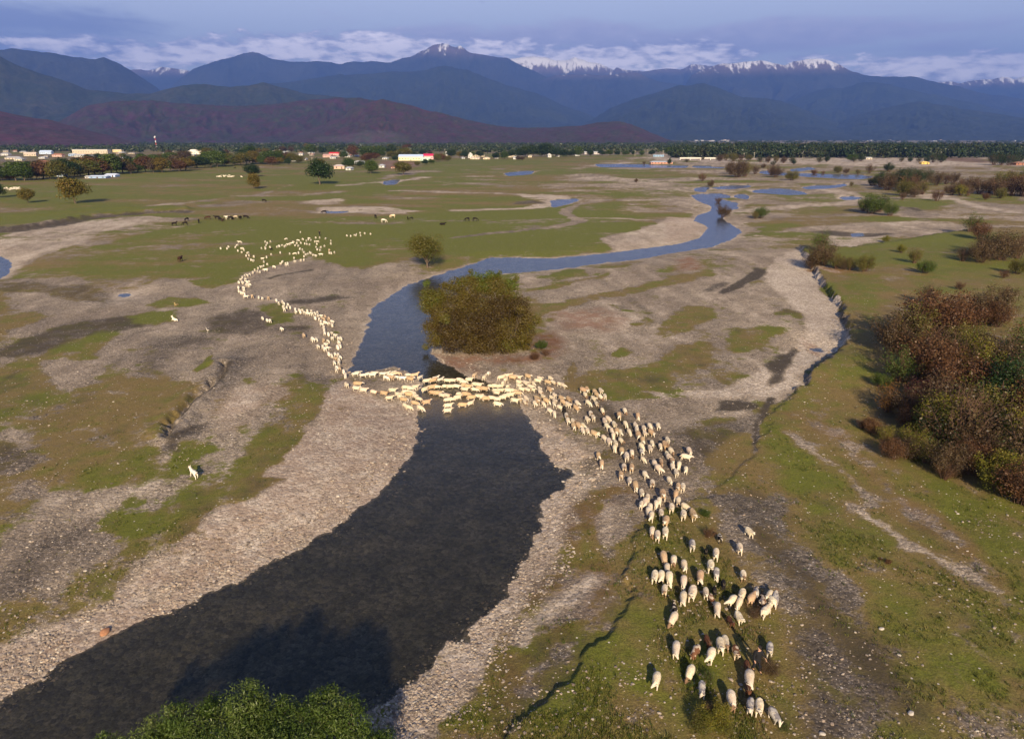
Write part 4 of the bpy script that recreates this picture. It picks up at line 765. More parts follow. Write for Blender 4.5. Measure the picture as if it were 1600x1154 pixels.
# ------ woods that read as one mass
def wood(name, L, size, per, label, mt):
    g = np.random.default_rng(17); C = []; 
    for x, y, h, w in L:
        C.append((x, y, h * .55, w * .5, w * .5, h * .5))
    n = per * len(C); me = leaf_mesh(name, C, n, size, .8, .6, 12); me.materials.append(mt)
    return tag(obj(name, me), label, None, None, 'stuff')
WM = leaf_mat('wood_leaf', [(.010, .022, .008), (.018, .034, .010), (.028, .042, .013), (.042, .044, .018)], .15)
WM2 = leaf_mat('far_wood_leaf', [(.02, .035, .014), (.04, .055, .02), (.06, .06, .03)], .15)
L = []; g = random.Random(3)
for _ in range(1500):
    D = 1080 + 650 * g.random() ** 1.3; a = math.radians(g.uniform(12.6, 42)); hh = g.uniform(12, 20) * (1 if a > R(15) else .8)
    L.append((D * math.tan(a), D, hh, hh * g.uniform(1.1, 1.7)))
wood('woodland', L, 3.0, 110, 'long dark wood across the plain on the far right', WM)
L = []
for _ in range(2800):
    D = 1500 * math.exp(g.random() * .85); a = math.radians(g.uniform(-43, 16)); hh = g.uniform(7, 12); L.append((D * math.tan(a), D, hh, hh * g.uniform(1, 2)))
for _ in range(500):
    D = 2600 * math.exp(g.random() * .9); a = math.radians(g.uniform(10, 43)); hh = g.uniform(7, 13); L.append((D * math.tan(a), D, hh, hh * g.uniform(1.5, 3.5)))
wood('woodland', L, 4.4, 30, 'hazy groves and orchards beyond the town at the foot of the hills', WM2)
# ------------------------------------------------------------------ people and animals
def skin(name, V, E, Rd, sub=1, root=0):
    me = bpy.data.meshes.new('tmp'); me.from_pydata(V, E, []); o = bpy.data.objects.new('tmp', me); COL.objects.link(o)
    md = o.modifiers.new('s', 'SKIN'); md.use_smooth_shade = True
    for i, r in enumerate(Rd):
        sv = me.skin_vertices[0].data[i]; sv.radius = r if hasattr(r, '__len__') else (r, r); sv.use_root = (i == root)
    ms = o.modifiers.new('b', 'SUBSURF'); ms.levels = sub; ms.render_levels = sub
    dg = bpy.context.evaluated_depsgraph_get(); out = bpy.data.meshes.new_from_object(o.evaluated_get(dg)); out.name = name
    bpy.data.objects.remove(o, do_unlink=True); bpy.data.meshes.remove(me); return out
def chain(B, pts_, start=None):
    V, E, Rd = B; p = start
    for q in pts_:
        V.append(q[:3]); Rd.append(q[3]); i = len(V) - 1
        if p is not None: E.append((p, i))
        p = i
    return p
def quad(name, spine, neck, fl, hl, tail, ears, step=0.0, sub=1, mats=(), split=None, horns=None):
    """spine rump->shoulder, neck+head chain, front and hind legs (side +y), all x forward z up"""
    B = ([], [], []); 
    chain(B, spine); sh = len(spine) - 1; hd = chain(B, neck, sh)
    chain(B, tail, 0)
    for s in (1, -1):
        for leg, root, ph in ((fl, sh, s), (hl, 0 if len(spine) < 4 else 1, -s)):
            chain(B, [(x + step * ph * (1 if k == len(leg) - 1 else .4 if k else 0), y * s, z, r) for k, (x, y, z, r) in enumerate(leg)], root)
        chain(B, [(x, y * s, z, r) for x, y, z, r in ears], hd - 1)
    me = skin(name, *B, sub=sub, root=1)
    for m_ in mats: me.materials.append(m_)
    if split:
        for p in me.polygons:
            if split(p.center): p.material_index = 1
    return me
def fleece(name, cols=None, patch=False, rough=.95):
    m, t, b = mat(name, rough); oi = t.new('ShaderNodeObjectInfo'); tc = t.new('ShaderNodeTexCoord').outputs['Object']
    n = t.noise(tc, 14, 4, .7); c = oi.outputs['Color'] if cols is None else cols[0]
    v_ = t.comb(t.add(t.sep(tc)[0], t.mul(oi.outputs['Random'], 9)), t.sep(tc)[1], t.sep(tc)[2])
    c2 = t.mix(t.ss(n, .3, .75), t.mix(1.0, c, (.66, .60, .50), 'MULTIPLY'), c)
    c2 = t.mix(t.mul(t.ss(t.noise(tc, 3.2, 3, .6), .45, .7), .5), c2, t.mix(1.0, c, (.62, .48, .34), 'MULTIPLY'))
    if patch: c2 = t.mix(t.ss(t.noise(v_, 2.6, 2, .4), .47, .53), c2, cols[1])
    t.l.new(c2, b.inputs['Base Color']); bp = t.new('ShaderNodeBump'); bp.inputs['Strength'].default_value = .8; bp.inputs['Distance'].default_value = .03
    t.l.new(n, bp.inputs['Height']); t.l.new(bp.outputs[0], b.inputs['Normal']); return m
FL = fleece('fleece'); m, t, b = mat('sheep_face'); oi = t.new('ShaderNodeObjectInfo').outputs['Random']; t.l.new(t.mix(t.ss(oi, .8, .88), (.58, .50, .39), (.20, .12, .07)), b.inputs['Base Color']); FACE = m
PB = fleece('coat_black_white', [(.62, .57, .50), (.018, .015, .014)], True); PR = fleece('coat_brown_white', [(.66, .56, .45), (.16, .07, .035)], True); PG = fleece('coat_grey_white', [(.62, .59, .55), (.22, .20, .20)], True)
DK = fleece('coat_plain', None); HORN, t, b = mat('horn', .5); b.inputs['Base Color'].default_value = (.12, .09, .06, 1)
SPN = [(-.46, 0, .57, (.20, .21)), (-.22, 0, .56, (.25, .25)), (.08, 0, .55, (.255, .26)), (.36, 0, .58, (.20, .215))]
FLG = [(.34, .12, .40, .075), (.36, .125, .21, .042), (.35, .125, .015, .036)]; HLG = [(-.38, .13, .42, .09), (-.47, .13, .25, .045), (-.42, .13, .015, .036)]
NW = [(.52, 0, .70, .115), (.64, 0, .78, .088), (.76, 0, .72, .062), (.84, 0, .66, .042)]; NG = [(.54, 0, .50, .11), (.66, 0, .32, .085), (.74, 0, .20, .062), (.78, 0, .11, .042)]
NL = [(.53, 0, .62, .11), (.68, 0, .60, .085), (.80, 0, .50, .062), (.86, 0, .44, .042)]
TLc = [(-.62, 0, .52, .045), (-.66, 0, .36, .03)]
def ear(n): h = n[1]; return [(h[0] - .02, .10, h[2] + .03, .03), (h[0] - .04, .18, h[2] + .0, .018)]
spl = lambda c: c.x > .585 or (c.z < .30 and abs(c.y) > .03) 
def sheep_set(mats, thin=1.0):
    sp = [(a, b_, c, (r[0] * thin, r[1] * thin)) for a, b_, c, r in SPN]
    out = []
    for q, (nk, st) in enumerate(((NW, .10), (NL, -.08), (NG, .05), (NL, .12), (NW, -.11), (NG, -.10))):
        jr = random.Random(q + 50); yaw = (0, .5, -.3, -.6, .35, .4)[q]
        nk2 = [(x, y + yaw * max(0, x - .5), z, r) for x, y, z, r in nk]
        sp2 = [(a, b_, c + jr.uniform(-.012, .012), (r[0] * jr.uniform(.93, 1.07), r[1] * jr.uniform(.94, 1.06))) for a, b_, c, r in sp]
        me = quad('sheep_body', sp2, nk2, FLG, HLG, TLc, ear(nk2), st, 2 if thin == 1.0 else 1, mats, spl)
        for v_ in me.vertices:
            if v_.co.z > .3 and v_.co.x < .56:
                n_ = (math.sin(v_.co.x * 31 + q) * math.sin(v_.co.y * 37 + 2 * q) + math.sin(v_.co.z * 43 + v_.co.x * 17)) * .011 + jr.uniform(-.008, .008); v_.co += v_.normal * n_
        out.append(me)
    return out
SETS = {'fleece': sheep_set((FL, FACE)), 'pb': sheep_set((PB, PB), .86), 'pr': sheep_set((PR, PR), .86), 'pg': sheep_set((PG, FACE), .95), 'goat': sheep_set((DK, DK), .72)}
def horn_mesh():
    return tube_mesh('horn', [([(.63, .04 , .84), (.58, .07, .96), (.48, .12, 1.02)], [.022, .018, .006])], 5), tube_mesh('horn', [([(.63, -.04, .84), (.58, -.07, .96), (.48, -.12, 1.02)], [.022, .018, .006])], 5)
HM = horn_mesh(); [h.materials.append(HORN) for h in HM]
# reg, list of 'x y heading colour' (heading in image degrees: 0 right, 270 towards the camera)
SD = {
'S1': '325 425 270w;500 440 240m;612 352 292r;640 475 255w;725 392 285C;770 365 285w;865 440 275m;970 570 278r;985 690 280C;980 770 272r;1170 420 275g;148 695 262w;452 632 250w;560 775 272g;825 885 283W;995 930 268g;1075 940 266w;1215 1020 300g',
'S2': '232 85 268t;110 170 265w;158 210 268w;228 185 268w;470 295 275g;722 220 275p;985 175 318c;597 345 270b;685 375 270w;900 322 285c;215 410 275t;303 432 268w;245 495 265w;400 475 285w;637 482 275w;690 545 272g;754 640 272b;932 560 285w;133 575 260w;193 570 265w;265 592 268w;395 622 268w;543 582 268t;222 695 268w;390 772 265C;472 732 262C;594 722 285w;672 700 280b;648 778 300m;312 850 100p;300 955 240C;697 872 270w;830 785 225c;920 735 250w;895 808 240w;893 940 300w;817 972 305r;1010 765 60t;1045 718 90g;1100 745 80b;1115 800 100m;1165 745 240w;1185 790 120w;1220 775 80g;1135 885 40w;1090 790 60p',
'S3': '322 60 290t;520 62 290t;168 118 300c;210 97 325c;270 155 300w;192 172 312c;243 217 295c;293 230 280t;335 238 290w;260 272 290c;390 145 310w;430 230 310c;495 165 300c;508 205 285w;585 200 300c;650 172 310w;595 242 305w;665 237 320t;735 167 305w;525 270 295t;570 325 290t;65 250 330c;165 295 320c;218 337 300w;283 357 290w;275 400 280w;343 318 320c;350 437 285t;458 457 275w;402 497 280w;102 485 280t;137 567 275t;562 388 315c;562 438 290g;672 350 305w;650 407 285w;760 382 300w;812 377 300t;875 437 312c;835 320 312w;830 465 300c;850 500 300w;885 547 290t;1065 437 300c;1032 497 350c;957 580 268w;890 597 285w;928 662 290w;1030 630 270w;580 515 322w;700 570 300w;768 560 282t;742 625 320C;375 607 275w;455 617 270t;598 680 305w;342 692 285t;435 752 275w;673 780 270w;495 807 290t;857 742 310c;947 817 272t;997 822 270c;562 884 290w;625 927 270w;785 905 282t;922 905 270t;950 962 268w;600 982 268w;557 1002 266w;748 962 270w;715 997 265w;652 1037 270w;878 1037 270w;1030 1025 332c;635 1080 270w;665 1125 275w;768 1100 268c;1005 1110 265w;1105 1110 290t',
'S4': '20 65 355c;75 72 355c;200 65 340t;345 82 350c;322 112 352c;85 130 345c;170 145 332w;232 122 320c;268 152 305c;480 82 335c;448 130 350t;520 135 335c;600 155 345c;642 172 335c;90 175 345c;120 217 350c;230 188 345c;195 226 348c;258 222 348c;345 212 322w;470 227 330t;20 240 0c;72 268 0t;360 262 325c;385 305 325c;530 290 325c;495 322 335c;100 342 325t;175 327 330c;35 360 355w;165 380 320w;315 335 340t;312 368 320t;285 400 315w;395 400 315w;430 367 335t;530 360 315c;525 407 285w;620 335 335t;710 350 325t;640 385 330t;700 412 325c;600 445 335w;815 395 320w;805 457 330t;655 478 270B;475 490 335w;530 525 275w;680 557 285w;700 612 295w;765 627 315c;770 682 300t;835 682 320t;890 675 322c;885 735 310w;945 737 310w;1030 775 335t;895 235 340t;940 220 325t;915 290 325c;1040 262 330t;1062 290 330t;1110 245 310w;1020 335 325c;1108 315 320w;1160 312 305w;1060 402 315w;955 392 325w;1132 490 305w;1412 490 300w;940 595 312w;985 530 290w;1015 577 300c',
'S5': '255 235 5c;290 218 5c;375 258 5c;455 245 5c;545 222 5c;520 252 5c;680 235 0w;735 228 0c;825 212 0c;900 232 0t;800 252 355c;735 295 340c;805 292 345t;880 285 0c;990 300 350w;1085 255 0c;1110 318 350t;1180 258 0t;1262 288 15c;1365 345 5w;115 405 325c;290 395 355t;268 460 355w;382 485 350w;540 515 345w;702 542 345t;835 492 355c;785 607 0c;930 560 345c;960 590 340c;1040 450 0c;1115 462 0c;1190 438 0c;1045 518 0c;1085 560 350t;1135 528 350c;1180 580 330c;1010 638 350t;1245 622 345c;1185 692 350t;1365 680 10t;1095 755 345c;1030 725 330c;1272 770 335c;1340 480 12c',
'S6': '60 300 5t;95 268 5c;160 288 5c;260 320 5c;330 312 10c;430 288 5c;480 325 0c;560 290 5c;638 230 48t;772 255 50c;830 190 50c;40 397 5t;115 395 5c;230 392 0c;300 408 0c;385 405 355c;500 388 10t;545 402 0t;650 352 5c;690 362 350c;500 445 0c;62 475 350t;125 487 350t;185 508 350c;250 512 345c;430 495 5c;520 502 0t;640 442 0c;705 425 0t;770 430 0t;262 568 10c;335 555 12c;400 538 10c;592 540 5t;690 512 0c;755 535 0c;800 550 5t;872 542 0c;955 555 0c;1025 540 10c;270 650 5c;262 718 5c;470 642 0t;582 612 15c;957 630 355c;865 375 0c;925 380 0c;990 378 10c;1030 335 55c;1070 290 45c;1110 235 10c;1165 262 350t;1010 262 20c;935 440 0c;1000 432 0c;945 478 355c;1098 378 40c;1105 442 0c;1130 498 8c;1075 515 10c',
'S7': '80 182;85 217;105 232;120 242;142 247;155 275;218 272t;285 280c;318 288;380 290t;460 308;485 340;520 322c;535 340;530 375;540 403;565 380;575 352;598 378;650 400;655 425;690 412;700 427;720 412;738 432;770 415;780 447;810 418;820 450;845 440;872 435;850 487;875 465;890 500;908 468;932 500t;948 475t;985 495t;987 540;1020 557;1016 525;950 535;908 527;918 552;935 577;940 602;945 640;982 648;1015 640;1020 690;1050 665;1080 690;1105 690;1085 730;1100 765;1075 780;935 715t;978 718;825 705C;862 702;735 660t;878 772;925 775;955 755;948 800;970 787;512 597;322 487;367 505;396 514;985 842;1012 862;1048 847;1080 857;1050 892t;1088 905;1100 880;1042 937;1088 937;1068 985;1095 992t;1135 1022;1062 1008;1152 1062C;135 210;130 187;185 165;160 158;120 130;172 128',
'S8': '360 632;310 660;290 687;265 722;315 727;340 640;382 637;405 627;345 682;376 717;365 747;402 750;440 600;500 590;530 592;600 570;615 564;465 570;505 548;545 530;575 515;620 497;578 468;705 530;785 490;810 466;850 490;875 485;865 510;965 465;1040 450;1080 440;955 420;385 430;418 442;446 452;357 390;392 387;378 357;452 402;560 427;612 408;670 375;783 352;900 365;965 366;1012 355;1080 350;1080 396;1105 377;1130 366;1152 350;1166 361;1195 381;1225 391;1292 377;1395 325t;1396 355;1420 360;1460 350;1030 305;1060 317;1010 267;1245 312;1280 322;1290 286;1335 270;1230 281;1240 246;1250 216;1215 215;1150 252;1115 246;1090 240;1110 205;1135 190;1140 176;1166 196;1065 186;1006 201;1040 230;990 236;970 260;945 221;930 236;905 246;880 251;850 266;835 276;805 261;770 271;745 281;855 181;1225 166;1275 166;1350 178;1415 206;1415 241;1035 96;660 215;595 216;620 231;608 259;595 286;600 301;548 298;655 286;320 301;300 301;330 321;300 346;253 328;222 284;245 259;272 221;300 226;135 279;118 301;38 299',
'S10': '258 293;295 296;330 287;350 278;345 292;385 268;390 292;430 272;485 277'}
CO = {'w': (.82, .72, .57), 'c': (.78, .68, .53), 't': (.58, .42, .27), 'C': (.78, .68, .54), 'W': (.82, .72, .57), 'b': (.014, .012, .012), 'B': (.014, .012, .012), 'r': (.13, .055, .03), 'g': (.5, .46, .42), 'm': (.6, .5, .4), 'p': (.3, .3, .3)}
CW = {'w': 'off-white', 'W': 'long-bodied white', 'c': 'cream', 'C': 'big cream', 't': 'tan', 'b': 'black', 'B': 'black', 'r': 'dark brown', 'g': 'grey and white', 'm': 'brown and white', 'p': 'black and white'}
ALL = []
for reg, s in SD.items():
    for q in s.split(';'):
        a = q.split(); u, v = rp(reg, float(a[0]), float(a[1].rstrip('tcCwbBrgmpW')))
        if len(a) == 3: hd = float(a[2][:-1]); c = a[2][-1]
        else:
            c = a[1][-1] if a[1][-1].isalpha() else 'w'
            if c != 'w': u, v = rp(reg, float(a[0]), float(a[1][:-1]))
            hd = random.gauss(300, 25) if v < 437 or reg == 'S7' else 300
            if reg in ('S8', 'S10'): hd = random.uniform(180, 360)
            if c == 'w' and random.random() < .35: c = 'c'
        ALL.append((u, v, hd, c))
P, Z, DW = place_many([(a[0], a[1]) for a in ALL], .42)
P2, _, _ = place_many([(a[0] + 6 * math.cos(R(a[2])), a[1] - 6 * math.sin(R(a[2]))) for a in ALL], .42)
ordr = sorted(range(len(ALL)), key=lambda i: P[i][0] ** 2 + P[i][1] ** 2)
near_ids = set(ordr[:300])
def szone(u, v):
    if v >= 990: return 'left of the shepherd in black' if u < 1130 else 'close around the shepherd in black'
    if v >= 915 and u > 1135: return 'in the huddle at the brown shrub'
    if v >= 878: return 'in the loose rows left of the huddle'
    if v >= 812: return 'in the upper loose rows on turf'
    if v >= 762: return 'climbing from the gravel onto the turf'
    if v >= 722: return 'on trampled gravel above the turf edge'
    if v >= 690: return 'just below the flock middle on gravel'
    if v >= 664: return 'in the wide flock middle on gravel'
    if v >= 645 and u > 860: return 'in the upper flock on gravel'
    if u > 905 and v > 596: return 'on dark turf right of the crossing'
    if u > 850: return 'leaving the crossing in the column up the bank'
    if u > 790: return 'bunched on the right bank of the crossing'
    if u > 730: return 'wading the right half, ' + ('upper side' if v < 600 else 'lower side')
    if u > 655: return 'wading the left half, ' + ('upper side' if v < 600 else 'middle file' if v < 618 else 'lower side')
    if v < 598: return 'in the upper file on the left gravel spit'
    if u > 540: return 'in the lower file on the left gravel spit'
    if v > 545: return 'at the foot of the descending line'
    return 'in the line coming down the left gravel'
zc = {}; zr = {}
for i in sorted(near_ids, key=lambda i: ALL[i][0]):
    k = (CW[ALL[i][3]], szone(ALL[i][0], ALL[i][1])); zc[k] = zc.get(k, 0) + 1; zr[i] = zc[k]
rest = []
for i in ordr:
    u, v, hd, c = ALL[i]; dx, dy = P2[i] - P[i]; rz = math.atan2(dy, dx) + random.gauss(0, .05)
    sc = random.gauss(.85, .045) * (1.12 if c in 'CW' else .82 if c in 'bp' else .95 if c == 'r' else 1) * (1.1 if c == 't' else 1)
    if c == 'B': sc = 1.0
    if i not in near_ids: rest.append((P[i][0], P[i][1], Z[i], rz, sc * .98, c)); continue
    st = SETS['fleece'] if c in 'wcCtW' else SETS[{'b': 'goat', 'B': 'goat', 'r': 'goat', 'g': 'pg', 'm': 'pr', 'p': 'pb'}[c]]
    vi = random.choice((0, 1, 3, 4, 0, 1, 3, 4, 2, 5) if c not in 'bBrp' else (0, 1, 3, 4))
    goat = c in 'bBrp'
    o = bpy.data.objects.new('goat' if goat else 'sheep', st[vi]); COL.objects.link(o)
    zz = max(Z[i], -.20); o.location = (P[i][0], P[i][1], zz - .01); o.rotation_euler = (0, 0, rz); o.scale = (sc * random.uniform(.95, 1.08), sc * random.uniform(.95, 1.12), sc)
    j = random.uniform(.88, 1.06); o.color = (*[min(q * j * random.uniform(.97, 1.03), .85) for q in CO[c]], 1)
    zo = szone(u, v); n = zc[(CW[c], zo)]
    tag(o, '%s %s %s' % (CW[c], 'goat' if goat else 'sheep', zo) + ('' if n == 1 else ', %s from left' % ordw(zr[i])), 'goat' if goat else 'sheep', 'goats in the flock' if goat else 'sheep of the flock')
    if goat:
        for hm_ in HM: h = bpy.data.objects.new('horn', hm_); COL.objects.link(h); h.parent = o
def tri_mesh(me):
    me.calc_loop_triangles(); V = np.zeros(len(me.vertices) * 3, np.float32); me.vertices.foreach_get('co', V); T = np.zeros(len(me.loop_triangles) * 3, np.int32); me.loop_triangles.foreach_get('vertices', T); return V.reshape(-1, 3), T.reshape(-1, 3)
def herd(name, L, label):
    VS = []; FS = []; CS = []; b0 = 0
    for k, (x, y, z, rz, s, c) in enumerate(L):
        V, T = TRI[k % 3]; cs, sn = math.cos(rz), math.sin(rz); V = V * [1, 1.15, 1.02]; W_ = np.stack([(V[:, 0] * cs - V[:, 1] * sn) * s + x, (V[:, 0] * sn + V[:, 1] * cs) * s + y, V[:, 2] * s + z], 1)
        VS.append(W_); FS.append(T + b0); b0 += len(V); cc = np.array(CO[c]) * random.uniform(.68, .95); CS.append(np.tile([*cc, 1], (len(V), 1)))
    me = np_mesh(name, np.concatenate(VS), np.concatenate(FS), True); add_attr(me, 'coat', np.concatenate(CS))
    return tag(obj(name, me, HERDM), label, None, None, 'stuff')
TRI = [tri_mesh(q) for q in SETS['goat'][:3]]
HERDM, t, b = mat('far_fleece', .95); t.l.new(t.attr('coat').outputs['Color'], b.inputs['Base Color'])
herd('sheep_flock', rest, 'rest of the flock, strung from the far pasture down towards the river')
far = []
for (ua, ub, va, vb, n) in ((336, 379, 274.5, 277.5, 34), (6, 32, 293.5, 297.5, 34)):
    for _ in range(n):
        x, y, z = place(random.uniform(ua, ub), random.uniform(va, vb)); far.append((x, y, z, random.random() * 6.28, 1.05, random.choice('wwc')))
herd('sheep_flock', far, 'two small pale flocks grazing near the town on the far pasture')
# cattle and horses
COWB = [(-.85, 0, 1.15, (.30, .34)), (-.35, 0, 1.08, (.36, .42)), (.25, 0, 1.08, (.35, .42)), (.75, 0, 1.18, (.27, .34))]
CFL = [(.68, .2, .75, .12), (.70, .2, .40, .07), (.69, .2, .02, .065)]; CHL = [(-.75, .22, .85, .16), (-.88, .22, .50, .075), (-.80, .22, .02, .065)]
cow_g = quad('cow_body', COWB, [(1.02, 0, .95, .18), (1.22, 0, .55, .15), (1.36, 0, .25, .11), (1.42, 0, .12, .08)], CFL, CHL, [(-1.15, 0, 1.1, .04), (-1.2, 0, .6, .03)], [(1.18, .16, .66, .05), (1.14, .3, .66, .03)], .12, 1, (DK,))
cow_s = quad('cow_body', COWB, [(1.02, 0, 1.30, .19), (1.28, 0, 1.42, .15), (1.50, 0, 1.30, .11), (1.62, 0, 1.22, .08)], CFL, CHL, [(-1.15, 0, 1.1, .04), (-1.2, 0, .6, .03)], [(1.24, .16, 1.46, .05), (1.20, .3, 1.45, .03)], -.1, 1, (DK,))
HB = [(-.75, 0, 1.25, (.27, .30)), (-.30, 0, 1.20, (.27, .31)), (.25, 0, 1.20, (.26, .31)), (.65, 0, 1.30, (.22, .29))]
HF = [(.60, .16, .85, .10), (.62, .16, .45, .055), (.61, .16, .02, .06)]; HH = [(-.65, .17, .95, .14), (-.80, .17, .55, .06), (-.74, .17, .02, .06)]
hor_g = quad('horse_body', HB, [(.92, 0, 1.05, .16), (1.18, 0, .62, .12), (1.30, 0, .35, .10), (1.34, 0, .10, .06)], HF, HH, [(-1.0, 0, 1.15, .06), (-1.08, 0, .55, .05)], [(1.16, .06, .74, .03), (1.10, .08, .82, .015)], .12, 1, (DK,))
hor_s = quad('horse_body', HB, [(.88, 0, 1.60, .16), (1.05, 0, 1.85, .12), (1.25, 0, 1.72, .09), (1.40, 0, 1.58, .06)], HF, HH, [(-1.0, 0, 1.15, .06), (-1.08, 0, .55, .05)], [(1.02, .06, 1.98, .03), (1.0, .07, 2.06, .015)], -.1, 1, (DK,))
lie = quad('cow_body', [(x, y, z - .62, r) for x, y, z, r in COWB], [(1.02, 0, .75, .18), (1.25, 0, .88, .14), (1.45, 0, .78, .11), (1.55, 0, .70, .08)], [(.68, .25, .28, .12), (1.0, .28, .10, .07), (.75, .34, .06, .06)], [(-.6, .32, .28, .15), (-.2, .42, .12, .08), (-.6, .46, .06, .06)], [(-1.1, 0, .45, .05), (-1.15, .1, .1, .04)], [(1.22, .15, .95, .05), (1.18, .28, .95, .03)], 0, 1, (DK,))
DKB = (.016, .011, .010); BRN = (.06, .028, .018); WHT = (.82, .76, .68)
AN = [('S9', 130, 335, 'horse', hor_s, 0, DKB, 'dark horse standing side-on, leftmost of the grazing string'), ('S9', 295, 325, 'horse', hor_g, 180, DKB, 'dark grazing horse, second from the left end of the string'), ('S9', 322, 260, 'horse', hor_g, 250, DKB, 'dark horse a little behind the second horse of the string'),
      ('S9', 508, 285, 'horse', hor_g, 290, DKB, 'black grazing horse alone in the left half of the string'), ('S9', 650, 230, 'cow', cow_g, 200, BRN, 'brown cow alone just left of the tight cattle group'), ('S9', 795, 228, 'cow', cow_s, 180, DKB, 'dark cow standing side-on at the back of the tight group'), ('S9', 842, 250, 'cow', cow_g, 320, DKB, 'dark cow in front in the middle of the tight group'),
      ('S9', 887, 262, 'cow', cow_g, 260, BRN, 'small brown cow at the right of the tight group'), ('S9', 965, 230, 'cow', cow_s, 200, WHT, 'white cow in the row of dark cattle'), ('S9', 1003, 232, 'cow', cow_g, 20, DKB, 'dark cow directly right of the white cow'), ('S9', 1040, 235, 'cow', cow_s, 270, DKB, 'dark cow facing the camera left of the pale calf'), ('S9', 1080, 210, 'cow', cow_g, 200, (.6, .5, .4), 'pale calf standing between the dark cattle'),
      ('S9', 1158, 232, 'cow', cow_s, 270, DKB, 'dark cow second from the right end of the row'), ('S9', 1245, 218, 'cow', cow_g, 0, DKB, 'black cow side-on at the right end of the row'), ('S9', 220, 890, 'cow', cow_s, 90, BRN, 'single dark brown cow on turf near the trodden path'),
      ('S10', 40, 85, 'cow', cow_g, 200, DKB, 'dark cow beside the pale gravel strip'), ('S10', 535, 130, 'horse', hor_g, 300, DKB, 'dark horse grazing left above the white horse'), ('S10', 615, 172, 'horse', hor_g, 0, WHT, 'big white horse grazing on the green pasture'), ('S10', 698, 125, 'cow', cow_g, 170, (.78, .66, .48), 'cream cow right behind the white horse'),
      ('S10', 845, 145, 'horse', hor_s, 270, DKB, 'dark foal standing left of its partner on the pasture'), ('S10', 878, 145, 'horse', hor_g, 200, DKB, 'dark horse right of the small foal'), ('S10', 1178, 194, 'cow', lie, 0, DKB, 'dark cow lying down alone above the round tree'), ('S10', 1415, 158, 'horse', hor_g, 200, DKB, 'left one of two dark horses at the pasture edge'), ('S10', 1492, 158, 'horse', hor_g, 10, DKB, 'right one of two dark horses at the pasture edge'),
      ('C2', 815, 632, 'cow', cow_g, 0, DKB, 'tiny dark cow on the pasture above the dry channel'), ('C2', 345, 330, 'cow', cow_s, 0, DKB, 'tiny dark cow by the town edge, leftmost of two'), ('C2', 555, 334, 'cow', cow_s, 0, DKB, 'tiny dark cow left of the round dark tree, near the town')]
for reg, x_, y_, kd, me, hd, cc, lb in AN:
    u, v = rp(reg, x_, y_); x, y, z = place(u, v); o = bpy.data.objects.new(kd, me); COL.objects.link(o); o.location = (x, y, z); o.rotation_euler = (0, 0, R(hd)); s = .95 if 'foal' not in lb and 'calf' not in lb and 'small' not in lb else .72
    o.scale = (s,) * 3; o.color = (*cc, 1); tag(o, lb, kd, 'cattle and horses on the pasture')
# dogs
dogB = [(-.32, 0, .50, (.11, .12)), (-.1, 0, .48, (.12, .13)), (.12, 0, .48, (.13, .15)), (.32, 0, .52, (.12, .14))]
dog = quad('dog_body', dogB, [(.44, 0, .62, .08), (.54, 0, .70, .085), (.64, 0, .67, .055), (.73, 0, .64, .035)], [(.28, .09, .34, .05), (.29, .09, .18, .03), (.30, .09, .01, .03)], [(-.30, .10, .36, .07), (-.38, .10, .20, .03), (-.32, .10, .01, .03)], [(-.46, 0, .56, .04), (-.60, 0, .66, .03)], [(.52, .07, .78, .025), (.50, .08, .84, .012)], .08, 1, (DK,))
dogl = quad('dog_body', [(x, y, z - .34, r) for x, y, z, r in dogB], [(.42, 0, .34, .08), (.50, 0, .46, .085), (.60, 0, .43, .055), (.69, 0, .40, .035)], [(.30, .11, .12, .05), (.42, .12, .05, .03), (.56, .12, .03, .03)], [(-.28, .14, .10, .07), (-.10, .18, .06, .035), (-.22, .2, .03, .03)], [(-.46, .04, .12, .04), (-.62, .1, .05, .03)], [(.48, .07, .54, .025), (.46, .08, .60, .012)], 0, 1, (DK,))
for u, v, me, hd, sc, cc, lb in ((304, 746, dog, 140, 1.25, (.85, .80, .74), 'white dog standing on the stony flat with its shadow beside it'), (274, 501, dogl, 150, 1.5, (.85, .80, .70), 'white dog lying on the grass patch of the left flat'), (424, 391.5, dog, 250, 1.1, DKB, 'small black dog among the far sheep'), (276, 477, dogl, 270, 1.2, (.55, .42, .2), 'small tan animal resting on the green patch of the left flat')):
    x, y, z = place(u, v); o = bpy.data.objects.new('dog', me); COL.objects.link(o); o.location = (x, y, z); o.rotation_euler = (0, 0, R(hd)); o.scale = (sc,) * 3; o.color = (*cc, 1); tag(o, lb, 'dog')
# heron
B = ([], [], []); chain(B, [(-.22, 0, .52, .03), (-.08, 0, .58, .09), (.08, 0, .66, .09), (.14, 0, .80, .035), (.10, 0, .92, .028), (.16, 0, 1.02, .032), (.22, 0, 1.02, .022), (.36, 0, 1.00, .008)])
chain(B, [(0, .05, .45, .03), (.01, .05, .25, .014), (0, .05, .01, .014)], 1); chain(B, [(0, -.05, .45, .03), (-.01, -.05, .25, .014), (0, -.05, .01, .014)], 1)
me = skin('heron_body', *B, sub=1, root=1); me.materials.append(DK); x, y, z = place(325, 521); o = obj('bird', me); o.location = (x, y, z); o.scale = (1.0,) * 3; o.color = (.6, .56, .5, 1); o.rotation_euler = (0, 0, R(200)); tag(o, 'slender pale wading bird standing upright on the left gravel flat', 'bird')
